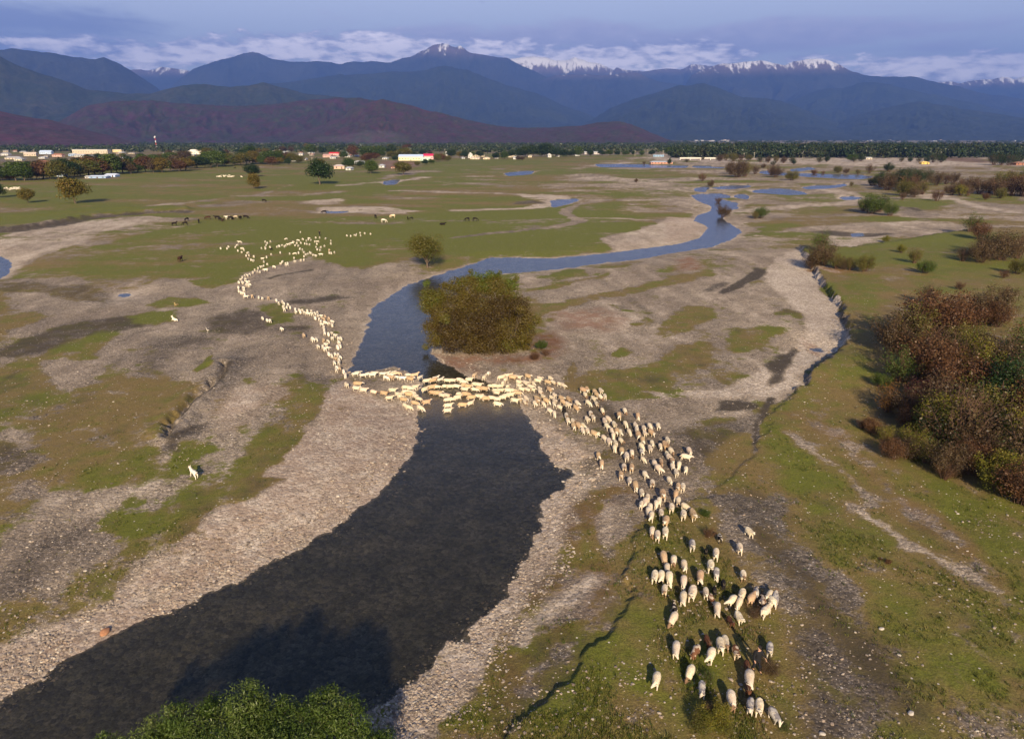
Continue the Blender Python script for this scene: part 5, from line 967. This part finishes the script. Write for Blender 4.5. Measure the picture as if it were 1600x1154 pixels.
# people
SKN, t, b = mat('skin_tone', .6); b.inputs['Base Color'].default_value = (.42, .24, .16, 1)
CLO = {}
def cloth(name, c):
    m, t, b = mat(name, .9); tc_ = t.new('ShaderNodeTexCoord').outputs['Object']; t.l.new(t.mix(t.noise(tc_, 30, 3), c, tuple(q * .7 for q in c)), b.inputs['Base Color']); return m
def person(x, y, z, hd, label, jacket, trousers, cap, stick=True):
    e = empty('person', (x, y, z), hd); tag(e, label, 'person')
    B = ([], [], []); chain(B, [(0, 0, .93, .11), (0, 0, 1.12, .105), (.02, 0, 1.33, .13), (.02, 0, 1.45, .085), (.035, 0, 1.53, .06), (.05, 0, 1.62, .09), (.05, 0, 1.72, .085)])
    legs = {}
    for s, f in ((1, .20), (-1, -.14)):
        chain(B, [(0, .10 * s, .86, .10), (f * .6 + .04, .11 * s, .48, .065), (f, .12 * s, .10, .045), (f + .16, .13 * s, .05, .04)], 0)
    hands = []
    for s in (1, -1):
        el = (.02, .27 * s, 1.12, .045); wr = (.24 if s > 0 and stick else .10, .34 * s if s > 0 else -.28, .98 if s > 0 and stick else .88, .03)
        k = chain(B, [(.02, .18 * s, 1.40, .065), el, wr, (wr[0] + .05, wr[1], wr[2] - .03, .03)], 2); hands.append((wr, s, k))
    for wr, s, k in hands:
        for j in range(4):
            fy = wr[1] + (j - 1.5) * .018 * s; L_ = (.040, .046, .043, .034)[j]
            chain(B, [(wr[0] + .09, fy, wr[2] - .045, .009), (wr[0] + .09 + L_, fy, wr[2] - .075, .008), (wr[0] + .08 + L_, fy - .004, wr[2] - .075 - L_, .007)], k)
        chain(B, [(wr[0] + .06, wr[1] - .035 * s, wr[2] - .03, .011), (wr[0] + .10, wr[1] - .05 * s, wr[2] - .05, .009)], k)
    nose = chain(B, [(.13, 0, 1.635, .02), (.15, 0, 1.62, .014)], 5)
    for s in (1, -1): chain(B, [(.04, .095 * s, 1.635, .02)], 5)
    me = skin('body', *B, sub=1, root=0); me.materials.append(SKN); o = obj('body', me, None, e)
    for s in (1, -1):
        em = tube_mesh('eye', [([(.125, .032 * s, 1.66), (.136, .032 * s, 1.66)], [.012, .004])], 6); em.materials.append(cap); obj('eye', em, None, e)
    B = ([], [], []); chain(B, [(0, 0, .70, .19), (0, 0, .84, .19), (0, 0, 1.00, .185), (0, 0, 1.16, .18), (.02, 0, 1.33, .20), (.02, 0, 1.47, .125)])
    for wr, s, k in hands: chain(B, [(.02, .19 * s, 1.39, .09), (.02, .275 * s, 1.12, .07), (wr[0], wr[1], wr[2] - .01, .055)], 4)
    me = skin('jacket', *B, sub=1, root=0); me.materials.append(jacket); obj('jacket', me, None, e)
    B = ([], [], []); chain(B, [(0, 0, 1.02, .14), (0, 0, .90, .15)])
    for s, f in ((1, .20), (-1, -.14)): chain(B, [(0, .10 * s, .84, .12), (f * .6 + .04, .11 * s, .48, .09), (f, .12 * s, .10, .08)], 1)
    me = skin('trousers', *B, sub=1, root=0); me.materials.append(trousers); obj('trousers', me, None, e)
    for s, f in ((1, .20), (-1, -.14)):
        B = ([], [], []); chain(B, [(f - .03, .12 * s, .09, .055), (f + .08, .125 * s, .05, .05), (f + .2, .13 * s, .04, .04)]); me = skin('boot', *B, sub=1); me.materials.append(trousers); obj('boot', me, None, e)
    B = ([], [], []); chain(B, [(.045, 0, 1.70, .105), (.045, 0, 1.76, .09)]); chain(B, [(.15, 0, 1.70, (.03, .07))], 0); me = skin('cap', *B, sub=1); me.materials.append(cap); obj('cap', me, None, e)
    return e, hands[0][0]
BLK = cloth('black_cloth', (.012, .012, .015)); NAV = cloth('dark_trousers', (.015, .016, .024)); CAPM = cloth('dark_cap', (.02, .016, .016))
x, y, z = place(1181, 1047)
e, wr = person(x, y, z, R(-75), 'shepherd in black jacket and dark cap walking among the last sheep with a stick', BLK, NAV, CAPM)
# his stick, held out to his left
M_ = Matrix.Translation((x, y, z)) @ Matrix.Rotation(R(-75), 4, 'Z'); hp = M_ @ Vector((wr[0] + .10, wr[1], wr[2] - .05))
STK, t, b = mat('stick_wood', .8); b.inputs['Base Color'].default_value = (.12, .08, .05, 1)
tip = hp + Vector((.75, -.25, -.86)); tail_ = hp - (tip - hp) * .25
sm = tube_mesh('walking_stick', [([tuple(tail_), tuple(hp), tuple((hp + tip) / 2), tuple(tip)], [.018, .017, .015, .012])], 6); tag(obj('walking_stick', sm, STK), 'thin wooden stick held by the shepherd in black', 'stick')
x, y, z = place(499.7, 368.5); person(x, y, z, R(-100), 'distant shepherd in dark clothes standing behind the far end of the flock', BLK, NAV, CAPM, False)
# ------------------------------------------------------------------ stones
ICO = bmesh.new(); bmesh.ops.create_icosphere(ICO, subdivisions=1, radius=1); iv = np.array([v.co[:] for v in ICO.verts]); ICO.verts.index_update(); ifc = np.array([[v.index for v in f.verts] for f in ICO.faces]); ICO.free()
def stones(name, P, Z, s, label, mt, seed):
    g = np.random.default_rng(seed); n = len(P); V = iv[None] * (1 + .22 * g.normal(size=(n, len(iv), 1)).clip(-1.2, 1.2)); V = V * (np.stack([1 + .3 * g.random(n), .75 + .3 * g.random(n), .42 + .25 * g.random(n)], 1) * s[:, None])[:, None, :]
    a = g.random(n) * 6.28; ca, sa = np.cos(a)[:, None], np.sin(a)[:, None]; X_ = V[..., 0] * ca - V[..., 1] * sa; Y_ = V[..., 0] * sa + V[..., 1] * ca
    V = np.stack([X_ + P[:, 0:1], Y_ + P[:, 1:2], V[..., 2] + (Z + s * .12)[:, None]], -1).reshape(-1, 3)
    Fc = (ifc[None] + (np.arange(n) * len(iv))[:, None, None]).reshape(-1, 3); me = np_mesh(name, V, Fc, False)
    at = me.attributes.new('tint', 'FLOAT', 'FACE'); at.data.foreach_set('value', np.repeat(g.random(n), len(ifc)).astype(np.float32)); me.materials.append(mt)
    return tag(obj(name, me), label, None, None, 'stuff')
m, t, b = mat('cobble', .85); tn = t.attr('tint').outputs['Fac']; pos = t.new('ShaderNodeNewGeometry').outputs['Position']
n_ = t.new('ShaderNodeValToRGB'); t.l.new(tn, n_.inputs[0]); E_ = n_.color_ramp.elements; E_[0].color = (.13, .10, .08, 1); E_[1].color = (.58, .51, .42, 1)
for p, c in ((.35, (.28, .225, .18)), (.6, (.40, .335, .27)), (.8, (.36, .27, .20))): q = E_.new(p); q.color = (*c, 1)
t.l.new(t.mix(t.noise(pos, 12, 3), n_.outputs[0], t.mix(1.0, n_.outputs[0], (.6, .6, .6), 'MULTIPLY')), b.inputs['Base Color']); COB = m
g = np.random.default_rng(21)
N = 150000; uu = g.uniform(-60, 1660, N); vv = 520 + 680 * g.random(N) ** .85
D = np.stack([(uu - 800) / F, math.cos(PITCH) - (vv - 577) / F * math.sin(PITCH), -math.sin(PITCH) - (vv - 577) / F * math.cos(PITCH)], 1); kk = -H / D[:, 2]; PP = D[:, :2] * kk[:, None]
ZZ, WW = height(PP[:, 0], PP[:, 1]); LY = paint(PP[:, 0], PP[:, 1], WW)
shore = (WW > -1.4 - 1.2 * fbm(PP[:, 0] / 3, PP[:, 1] / 3, 2, 301)) & (WW < 3.2) & (ZZ > -.16) 
sk = shore & (g.random(N) < np.where(WW > 0, .55, .5 * np.exp(WW * 1.6))) & (fbm(PP[:, 0] / 2.5, PP[:, 1] / 2.5, 2, 305) > .36)
si = np.where(sk)[0][:16000]
stones('shore_cobbles', PP[si], ZZ[si], (.045 + .10 * g.random(len(si)) ** 3) * (.9 + .4 * (kk[si] > 60)), 'pale rounded cobbles along the waterline of the river', COB, 2)
cl_ = fbm(PP[:, 0] / 5, PP[:, 1] / 5, 3, 311); pr_ = np.where(WW > .5, LY[:, 3] * (1.0 - LY[:, 0]) * .30 + LY[:, 4] * .10 * LY[:, 0] * (LY[:, 4] < .9) + .05 * LY[:, 2] * (1 - LY[:, 0]), 0) * sst(cl_, .35, .62) * 1.6
ri = np.where(g.random(N) < pr_)[0][:20000]
stones('scattered_stones', PP[ri], ZZ[ri], .035 + .085 * g.random(len(ri)) ** 4, 'bleached stones strewn over the gravel and turf of the flats', COB, 3)
# grass tufts on the nearer turf
N2 = 60000; u2 = g.uniform(-40, 1640, N2); v2_ = 640 + 560 * g.random(N2) ** .8
D2 = np.stack([(u2 - 800) / F, math.cos(PITCH) - (v2_ - 577) / F * math.sin(PITCH), -math.sin(PITCH) - (v2_ - 577) / F * math.cos(PITCH)], 1); k2 = -H / D2[:, 2]; P2_ = D2[:, :2] * k2[:, None]
Z2, W2 = height(P2_[:, 0], P2_[:, 1]); L2 = paint(P2_[:, 0], P2_[:, 1], W2)
ti = np.where((W2 > 1.5) & (g.random(N2) < L2[:, 0] ** 3 * sst(fbm(P2_[:, 0] / 2.5, P2_[:, 1] / 2.5, 3, 321), .42, .62)))[0][:9000]
nb = 7; cx = np.repeat(P2_[ti], nb, 0) + g.normal(size=(len(ti) * nb, 2)) * .07; cz = np.repeat(Z2[ti], nb); hh_ = np.repeat(.06 + .12 * g.random(len(ti)) ** 2, nb) * (.6 + .8 * g.random(len(ti) * nb)); an = g.random(len(cx)) * 6.28
dx = np.stack([np.cos(an), np.sin(an)], 1) * .018; tp = cx + g.normal(size=cx.shape) * hh_[:, None] * .35
V = np.stack([np.column_stack([cx - dx, cz - .01]), np.column_stack([cx + dx, cz - .01]), np.column_stack([tp + dx * .3, cz + hh_]), np.column_stack([tp - dx * .3, cz + hh_])], 1).reshape(-1, 3)
me = np_mesh('grass_tufts', V, np.arange(len(V)).reshape(-1, 4)); at = me.attributes.new('tint', 'FLOAT', 'FACE'); at.data.foreach_set('value', np.repeat(g.random(len(ti)), nb).astype(np.float32))
me.materials.append(leaf_mat('grass_blade', [(.05, .07, .012), (.10, .11, .02), (.20, .16, .06)])); tag(obj('grass_tufts', me), 'short grass tufts growing over the nearer turf', None, None, 'stuff')
# single rocks
ROCK, t, b = mat('pale_rock', .85); tc_ = t.new('ShaderNodeTexCoord').outputs['Object']; t.l.new(t.mix(t.noise(tc_, 4, 5), (.26, .23, .20), (.52, .47, .41)), b.inputs['Base Color'])
ORK, t, b = mat('rusty_rock', .85); tc_ = t.new('ShaderNodeTexCoord').outputs['Object']; t.l.new(t.mix(t.noise(tc_, 4, 5), (.24, .10, .05), (.38, .20, .11)), b.inputs['Base Color'])
def rock(u, v, w, m_, lb, seed):
    g = np.random.default_rng(seed); bmx = bmesh.new(); bmesh.ops.create_icosphere(bmx, subdivisions=3, radius=1)
    for q in bmx.verts: n = .82 + .36 * float(fbm(np.array([q.co.x * 1.3 + seed]), np.array([q.co.y * 1.3 + q.co.z * 1.9]), 3, seed)[0]); q.co = Vector((q.co.x * n * w / 2, q.co.y * n * w * .36, q.co.z * n * w * .24))
    me = bpy.data.meshes.new('boulder'); bmx.to_mesh(me); bmx.free(); o = obj('boulder', me, m_); x, y, z = place(u, v); o.location = (x, y, z + w * .08); o.rotation_euler = (0, 0, g.random() * 3); tag(o, lb, 'boulder')
rock(164, 988, .75, ORK, 'rusty orange boulder at the left waterline', 1)
rock(1423, 1114, .42, ROCK, 'large pale boulder low on the stony hollow at right', 2); rock(1377, 982, .36, ROCK, 'pale round boulder at the top of the stony hollow', 3); rock(1285, 1146, .32, ROCK, 'pale boulder at the bottom edge of the photo', 4); rock(1405, 1023, .25, ROCK, 'small pale boulder right of the stony hollow', 5)
# ------------------------------------------------------------------ town
MC = {}
def wallmat(c, nm='plaster'):
    k = (nm,) + tuple(round(q, 2) for q in c)
    if k not in MC:
        m, t, b = mat(nm, .9); p = t.new('ShaderNodeNewGeometry').outputs['Position']; t.l.new(t.mix(t.noise(p, .6, 4), tuple(q * .82 for q in c), c), b.inputs['Base Color']); MC[k] = m
    return MC[k]
def boxm(bx):
    V = []; Fc = []
    for (x0, x1, y0, y1, z0, z1) in bx:
        b0 = len(V); V += [(x, y, z) for z in (z0, z1) for x, y in ((x0, y0), (x1, y0), (x1, y1), (x0, y1))]; Fc += [[b0 + i for i in f] for f in ((0, 3, 2, 1), (4, 5, 6, 7), (0, 1, 5, 4), (1, 2, 6, 5), (2, 3, 7, 6), (3, 0, 4, 7))]
    return V, Fc
WIN, t, b = mat('window_glass', .15); b.inputs['Base Color'].default_value = (.03, .04, .05, 1)
def house(u, v, wp, hp, wc, rc, label, dep=9.0, roof='hip', rz=None, nm='house'):
    x, y, z = place(u, v); w = px_width(x, y, z, wp); h = px_height(x, y, z, hp) * .88; wh = h * (.62 if roof != 'flat' else .92)
    e = empty(nm, (x, y, z - .1), rz if rz is not None else random.uniform(-.25, .25)); tag(e, label, 'building' if nm != 'house' else 'house')
    V, Fc = boxm([(-w / 2, w / 2, 0, dep, 0, wh)]); obj('wall', np_mesh('wall', V, Fc), wallmat(wc), e)
    o_ = .5
    if roof == 'flat': V, Fc = boxm([(-w / 2 - .2, w / 2 + .2, -.2, dep + .2, wh + .005, h)]); me = np_mesh('roof', V, Fc)
    else:
        r = min(w, dep) * .35 if roof == 'hip' else 0.0
        V = [(-w / 2 - o_, -o_, wh), (w / 2 + o_, -o_, wh), (w / 2 + o_, dep + o_, wh), (-w / 2 - o_, dep + o_, wh), (-w / 2 + r, dep / 2, h), (w / 2 - r, dep / 2, h)]
        me = bpy.data.meshes.new('roof'); me.from_pydata(V, [], [(0, 1, 5, 4), (1, 2, 5), (2, 3, 4, 5), (3, 0, 4), (3, 2, 1, 0)])
    obj('roof', me, wallmat(rc, 'roofing'), e)
    nw = max(1, min(int(w / 3.4), 14)); st = w / nw; ww = min(1.2, st * .4); s0 = wh * .35; s1 = min(wh * .8, s0 + 1.5)
    for i in range(nw):
        cx = -w / 2 + st * (i + .5)
        if i == nw // 2 and nw > 1:
            V, Fc = boxm([(cx - .5, cx + .5, -.06, .05, 0, min(2.1, wh * .8))]); obj('door', np_mesh('door', V, Fc), wallmat((.10, .06, .04), 'door_paint'), e); continue
        V, Fc = boxm([(cx - ww / 2, cx + ww / 2, -.05, .05, s0, s1)]); obj('window', np_mesh('window', V, Fc), WIN, e)
    return e
CRM = (.54, .46, .35); WHI = (.58, .56, .52); GRY = (.42, .42, .44); BLU = (.30, .42, .60); RED = (.50, .08, .07); PNK = (.60, .40, .34); TIN = (.44, .46, .50); BRK = (.32, .14, .09)
house(141, 240.5, 55, 8, CRM, TIN, 'long cream building with the widest roof in town', 14, 'flat', 0, 'long_building'); house(183, 238, 14, 5, (.7, .55, .3), TIN, 'low ochre building right of the long cream one', 10, 'flat', 0, 'building')
house(642, 251, 38, 11, (.80, .72, .46), (.45, .55, .75), 'long cream hall with pale blue roof at the field edge', 12, 'gable', .05, 'hall'); house(669, 249, 16, 10, (.80, .45, .42), (.50, .03, .10), 'building with bright red roof right of the cream hall', 10, 'gable', 0, 'building'); house(664, 251, 16, 5.5, (.6, .72, .6), (.6, .75, .65), 'low pale green shed in front of the red roof', 6, 'gable', 0, 'shed')
house(152, 278.5, 26, 5, BLU, (.62, .70, .85), 'long low shed with light blue roof at the edge of the left field', 8, 'gable', .05, 'shed'); house(172, 276.5, 16, 6, (.5, .6, .85), (.66, .72, .85), 'shed with blue roof joined behind the long low shed', 7, 'gable', 0, 'shed'); house(136, 278.5, 6, 4.5, WHI, WHI, 'tiny white hut at the left end of the blue sheds', 4, 'gable', 0, 'hut'); house(94, 276, 10, 5, (.5, .58, .7), (.6, .7, .85), 'small shed with pale blue roof below the dark trees', 6, 'gable', 0, 'shed')
house(307, 241, 26, 8.5, (.82, .74, .62), (.8, .74, .66), 'wide white two storey building near the lattice mast', 12, 'hip', 0, 'building')
hs = [(7, 243, 12, 5, WHI, GRY), (20, 249, 22, 5, CRM, GRY), (28, 251, 12, 5, (.6, .55, .42), TIN), (47, 244, 17, 7, CRM, (.6, .5, .42)), (71, 241, 18, 7, (.5, .6, .75), (.45, .55, .72)), (89, 245, 16, 6, PNK, BRK), (65, 248, 10, 4, WHI, TIN), (68, 256, 16, 6, PNK, BRK), (112, 244, 10, 5, BLU, TIN), (124, 246, 14, 6, WHI, GRY), (122, 251, 15, 6, PNK, BRK), (132, 252, 8, 6, CRM, (.3, .5, .42)), (107, 252, 6, 4, WHI, WHI), (151, 247, 12, 5, WHI, GRY), (187, 247, 14, 6, WHI, TIN), (193, 250, 20, 5, WHI, TIN), (206, 250, 8, 4, (.5, .3, .2), BRK), (222, 248, 10, 5, CRM, TIN), (227, 259, 9, 5, CRM, (.6, .5, .4)), (257, 246, 12, 4, WHI, TIN), (260, 241, 10, 3.5, WHI, GRY), (292, 247, 14, 3.5, (.7, .66, .5), (.6, .6, .62)), (309, 248, 8, 4, PNK, TIN), (330, 243, 10, 4, WHI, TIN), (382, 245, 7, 4, WHI, TIN),
      (343, 242, 9, 4, BRK, BRK), (417, 246, 15, 4.5, (.5, .6, .75), TIN), (420, 240, 8, 3.5, WHI, TIN), (440, 242, 11, 5, WHI, TIN), (452, 247, 14, 7, PNK, (.45, .12, .12)), (458, 252, 8, 3, WHI, TIN), (470, 243, 6, 4, WHI, GRY), (472, 250, 12, 3.5, WHI, TIN), (485, 240, 9, 3, WHI, TIN), (511, 246, 14, 6, PNK, (.5, .3, .28)), (523, 243, 18, 6, (.75, .4, .38), (.55, .04, .06)), (520, 248, 9, 4, WHI, TIN), (538, 240, 9, 4, WHI, TIN), (530, 264, 16, 8, (.62, .42, .32), (.5, .42, .4)), (544, 266, 8, 6, WHI, TIN), (541, 241, 7, 3.5, WHI, GRY), (560, 239, 14, 4, TIN, TIN), (573, 238, 10, 3, WHI, TIN), (596, 238, 12, 3.5, TIN, TIN), (601, 249, 8, 4, WHI, TIN), (560, 256, 14, 6, (.6, .6, .62), GRY), (596, 262, 9, 6, WHI, TIN), (614, 263, 6, 3, PNK, BRK), (740, 246, 7, 7, CRM, GRY), (750, 245, 14, 6, CRM, (.55, .5, .4)), (735, 247, 7, 10, WHI, WHI), (760, 249, 10, 4, (.75, .6, .42), (.7, .6, .45)), (742, 249, 14, 3.5, (.75, .62, .46), (.7, .6, .5)), (802, 246, 17, 6, CRM, (.62, .62, .52)), (805, 249, 6, 5, WHI, TIN), (776, 248, 6, 3, WHI, TIN), (724, 248, 5, 3, WHI, TIN), (828, 246, 6, 5, CRM, WHI), (859, 246, 5, 7, WHI, WHI), (871, 245, 6, 3, WHI, WHI), (902, 244, 6, 3, WHI, TIN), (917, 241, 7, 5, (.6, .55, .5), GRY), (933, 241, 10, 5, (.6, .55, .5), GRY), (698, 243, 3, 7, WHI, WHI), (1034, 256, 34, 5, (.55, .28, .20), (.42, .45, .52)), (1029, 245, 16, 3.5, (.3, .45, .6), (.4, .55, .7)), (1446, 256.5, 11, 5, (.75, .50, .12), (.8, .58, .2)), (1358, 249, 9, 4, CRM, WHI), (1594, 258, 14, 6, BRK, (.3, .16, .12))]
g = random.Random(31)
for _ in range(34):
    hs.append((g.uniform(2, 560), g.uniform(236.5, 247), g.uniform(5, 11), g.uniform(2.6, 4.2), g.choice([(.42, .36, .28), (.46, .44, .40), (.36, .30, .26)]), g.choice([(.30, .27, .25), (.34, .16, .12), (.40, .42, .46)])))
def cn(c):
    for k, n in ((CRM, 'cream'), (WHI, 'white'), (GRY, 'grey'), (BLU, 'blue'), (PNK, 'pinkish'), (TIN, 'light metal'), (BRK, 'brick-red')):
        if c == k: return n
    r_, g_2, b_ = c
    if r_ > .4 and g_2 < .15: return 'bright red'
    if b_ > r_ * 1.15: return 'bluish'
    if r_ > b_ * 1.5: return 'tan'
    return 'pale grey'
def hz(u, v):
    if u < 100: return 'at the far left of town'
    if u < 200: return 'near the long cream building'
    if u < 350: return 'left of the lattice mast'
    if u < 500: return 'in the middle of the town'
    if u < 620: return 'at the right end of the town'
    if u < 720: return 'behind the cream hall'
    if u < 850: return 'right of the cream hall'
    if u < 1000: return 'in the far tree line'
    return 'on the far right plain'
kc = {}; kr = {}
for i in sorted(range(len(hs)), key=lambda i: hs[i][0]):
    k = (cn(hs[i][4]), cn(hs[i][5]), hz(hs[i][0], 0)); kc[k] = kc.get(k, 0) + 1; kr[i] = kc[k]
for i, (u, v, wp, hp, wc, rc) in enumerate(hs):
    k = (cn(wc), cn(rc), hz(u, v)); lb = '%s house, %s roof, %s' % k + ('' if kc[k] == 1 else ', %s from left' % ordw(kr[i]))
    house(u, v, wp, hp, wc, rc, lb, 8, random.choice(['hip', 'gable']))['group'] = 'houses of the town'
# more distant roofs at the foot of the hills
g = random.Random(8); fh = []
for _ in range(46): fh.append((g.uniform(330, 620) if _ < 26 else g.uniform(250, 520), g.uniform(231.5, 237.5), 0))
for _ in range(20): fh.append((g.choice([g.uniform(1085, 1140), g.uniform(1330, 1600)]), g.uniform(219.3, 221.5), 1))
fh.sort()
nn = [0, 0]
for u, v, q in fh:
    nn[q] += 1; x, y, z = place(u, v); s = px_width(x, y, z, g.uniform(2.5, 6)); d = 9 if q == 0 else 30
    e = empty('house', (x, y, z)); wh = px_height(x, y, z, g.uniform(.5, 1.1))
    V, Fc = boxm([(-s / 2, s / 2, 0, d, 0, wh)]); obj('wall', np_mesh('wall', V, Fc), wallmat(WHI), e)
    me = bpy.data.meshes.new('roof'); me.from_pydata([(-s / 2, -1, wh + .01), (s / 2, -1, wh + .01), (s / 2, d + 1, wh + .01), (-s / 2, d + 1, wh + .01), (-s / 2 + 2, d / 2, wh * 1.5), (s / 2 - 2, d / 2, wh * 1.5)], [], [(0, 1, 5, 4), (1, 2, 5), (2, 3, 4, 5), (3, 0, 4)])
    obj('roof', me, wallmat(g.choice([TIN, WHI, TIN, PNK, BRK]), 'roofing'), e)
    tag(e, ('tiny pale house below the purple hills, ' if q == 0 else 'tiny pale house at the foot of the blue mountains, ') + ordw(nn[q]) + ' from left', 'house', 'far houses below the hills' if q == 0 else 'far houses below the mountains')
# poles, mast, bridge, fence
POLE, t, b = mat('weathered_pole', .8); b.inputs['Base Color'].default_value = (.42, .38, .33, 1)
for i, (u, v, hp) in enumerate([(307.5, 262, 15), (348, 256, 10), (385.5, 257, 11), (488, 256, 10), (992, 244, 9), (1036, 244, 9), (1058, 246, 9), (1178, 248, 10), (1162, 248, 9), (1254, 247, 12), (1283, 246, 10), (1528, 246, 10), (641, 240, 7), (1012, 240, 7)]):
    x, y, z = place(u, v); h = px_height(x, y, z, hp); e = empty('utility_pole', (x, y, z)); obj('post', tube_mesh('post', [([(0, 0, -.3), (0, 0, h * .5), (0, 0, h)], [.28, .24, .2])], 6), POLE, e)
    V, Fc = boxm([(-1.4, 1.4, -.08, .08, h - .9, h - .7)]); obj('crossarm', np_mesh('crossarm', V, Fc), POLE, e)
    tag(e, 'thin pale utility pole on the plain edge, %s from the left' % ordw([307.5, 348, 385.5, 488, 641, 992, 1012, 1036, 1058, 1162, 1178, 1254, 1283, 1528].index(u) + 1), 'pole', 'utility poles on the plain')
x, y, z = place(245, 233.5); h = px_height(x, y, z, 21); e = empty('lattice_mast', (x, y, z)); T = []
mr = mat('mast_red', .6)[0]; mr.node_tree.nodes['Principled BSDF'].inputs['Base Color'].default_value = (.5, .06, .04, 1); mw = mat('mast_white', .6)[0]; mw.node_tree.nodes['Principled BSDF'].inputs['Base Color'].default_value = (.8, .8, .8, 1)
for k in range(6):
    T = []; z0 = h * k / 6; z1 = h * (k + 1) / 6; r0 = 2.0 * (1 - k / 7.5); r1 = 2.0 * (1 - (k + 1) / 7.5)
    for a in range(4):
        c0 = (math.cos(a * R(90)), math.sin(a * R(90))); c1 = (math.cos((a + 1) * R(90)), math.sin((a + 1) * R(90)))
        T.append(([(c0[0] * r0, c0[1] * r0, z0), (c0[0] * r1, c0[1] * r1, z1)], [.16, .16])); T.append(([(c0[0] * r0, c0[1] * r0, z0), (c1[0] * r1, c1[1] * r1, z1)], [.1, .1])); T.append(([(c1[0] * r0, c1[1] * r0, z0), (c0[0] * r1, c0[1] * r1, z1)], [.1, .1]))
    obj('mast_section', tube_mesh('mast_section', T, 4), mw if k % 2 else mr, e)
for s, q in ((1, .95), (-1, .9)):
    obj('dish_antenna', tube_mesh('dish_antenna', [([(s * 1.0, -1.2, h * q), (s * 1.0, -.6, h * q)], [1.3, .5])], 10), mw, e)
tag(e, 'red and white lattice mast with round antennas rising behind the town', 'mast')
# long low bridge on the far plain
CONC, t, b = mat('concrete', .85); b.inputs['Base Color'].default_value = (.58, .55, .50, 1)
def bridge(ua, ub, v, label):
    xa, ya, _ = place(ua, v); xb, yb_, _ = place(ub, v); L_ = math.hypot(xb - xa, yb_ - ya); e = empty('bridge', (xa, ya, 0), math.atan2(yb_ - ya, xb - xa)); tag(e, label, 'bridge')
    V, Fc = boxm([(0, L_, 0, 6, 2.2, 3.0)]); obj('deck', np_mesh('deck', V, Fc), CONC, e)
    V, Fc = boxm([(0, L_, -.12, -.02, 3.0, 3.9)]); obj('railing', np_mesh('railing', V, Fc), CONC, e)
    for i in range(int(L_ / 14) + 1): V, Fc = boxm([(i * 14, i * 14 + 1.2, .4, 5.6, -.4, 2.19)]); obj('pier', np_mesh('pier', V, Fc), CONC, e)
bridge(1062, 1121, 250, 'long low pale bridge on many piers near the far woodland')
# smoke above the roofs
def smoke():
    bmx = bmesh.new(); bmesh.ops.create_icosphere(bmx, subdivisions=3, radius=1)
    x, y, z = place(565, 231)
    for q in bmx.verts: q.co = Vector((q.co.x * 150, q.co.y * 60, q.co.z * 22 * (1 + .5 * math.sin(q.co.x * 3)) + 24))
    me = bpy.data.meshes.new('smoke'); bmx.to_mesh(me); bmx.free(); sm_ = bpy.data.materials.new('smoke_air'); sm_.use_nodes = True; nt = sm_.node_tree; nt.nodes.remove(nt.nodes['Principled BSDF'])
    pv = nt.nodes.new('ShaderNodeVolumePrincipled'); pv.inputs['Color'].default_value = (.75, .82, .95, 1); pv.inputs['Density'].default_value = .0005; nt.links.new(pv.outputs[0], nt.nodes['Material Output'].inputs['Volume'])
    o = obj('smoke', me, sm_); o.location = (x, y, 2); tag(o, 'thin bluish smoke lying over the right end of the town', None, None, 'stuff')
smoke()

for o in COL.objects:
    if o.get('label') and len(o['label'].replace('-', ' ').split()) > 16: print('LONG', o.name, o['label'])
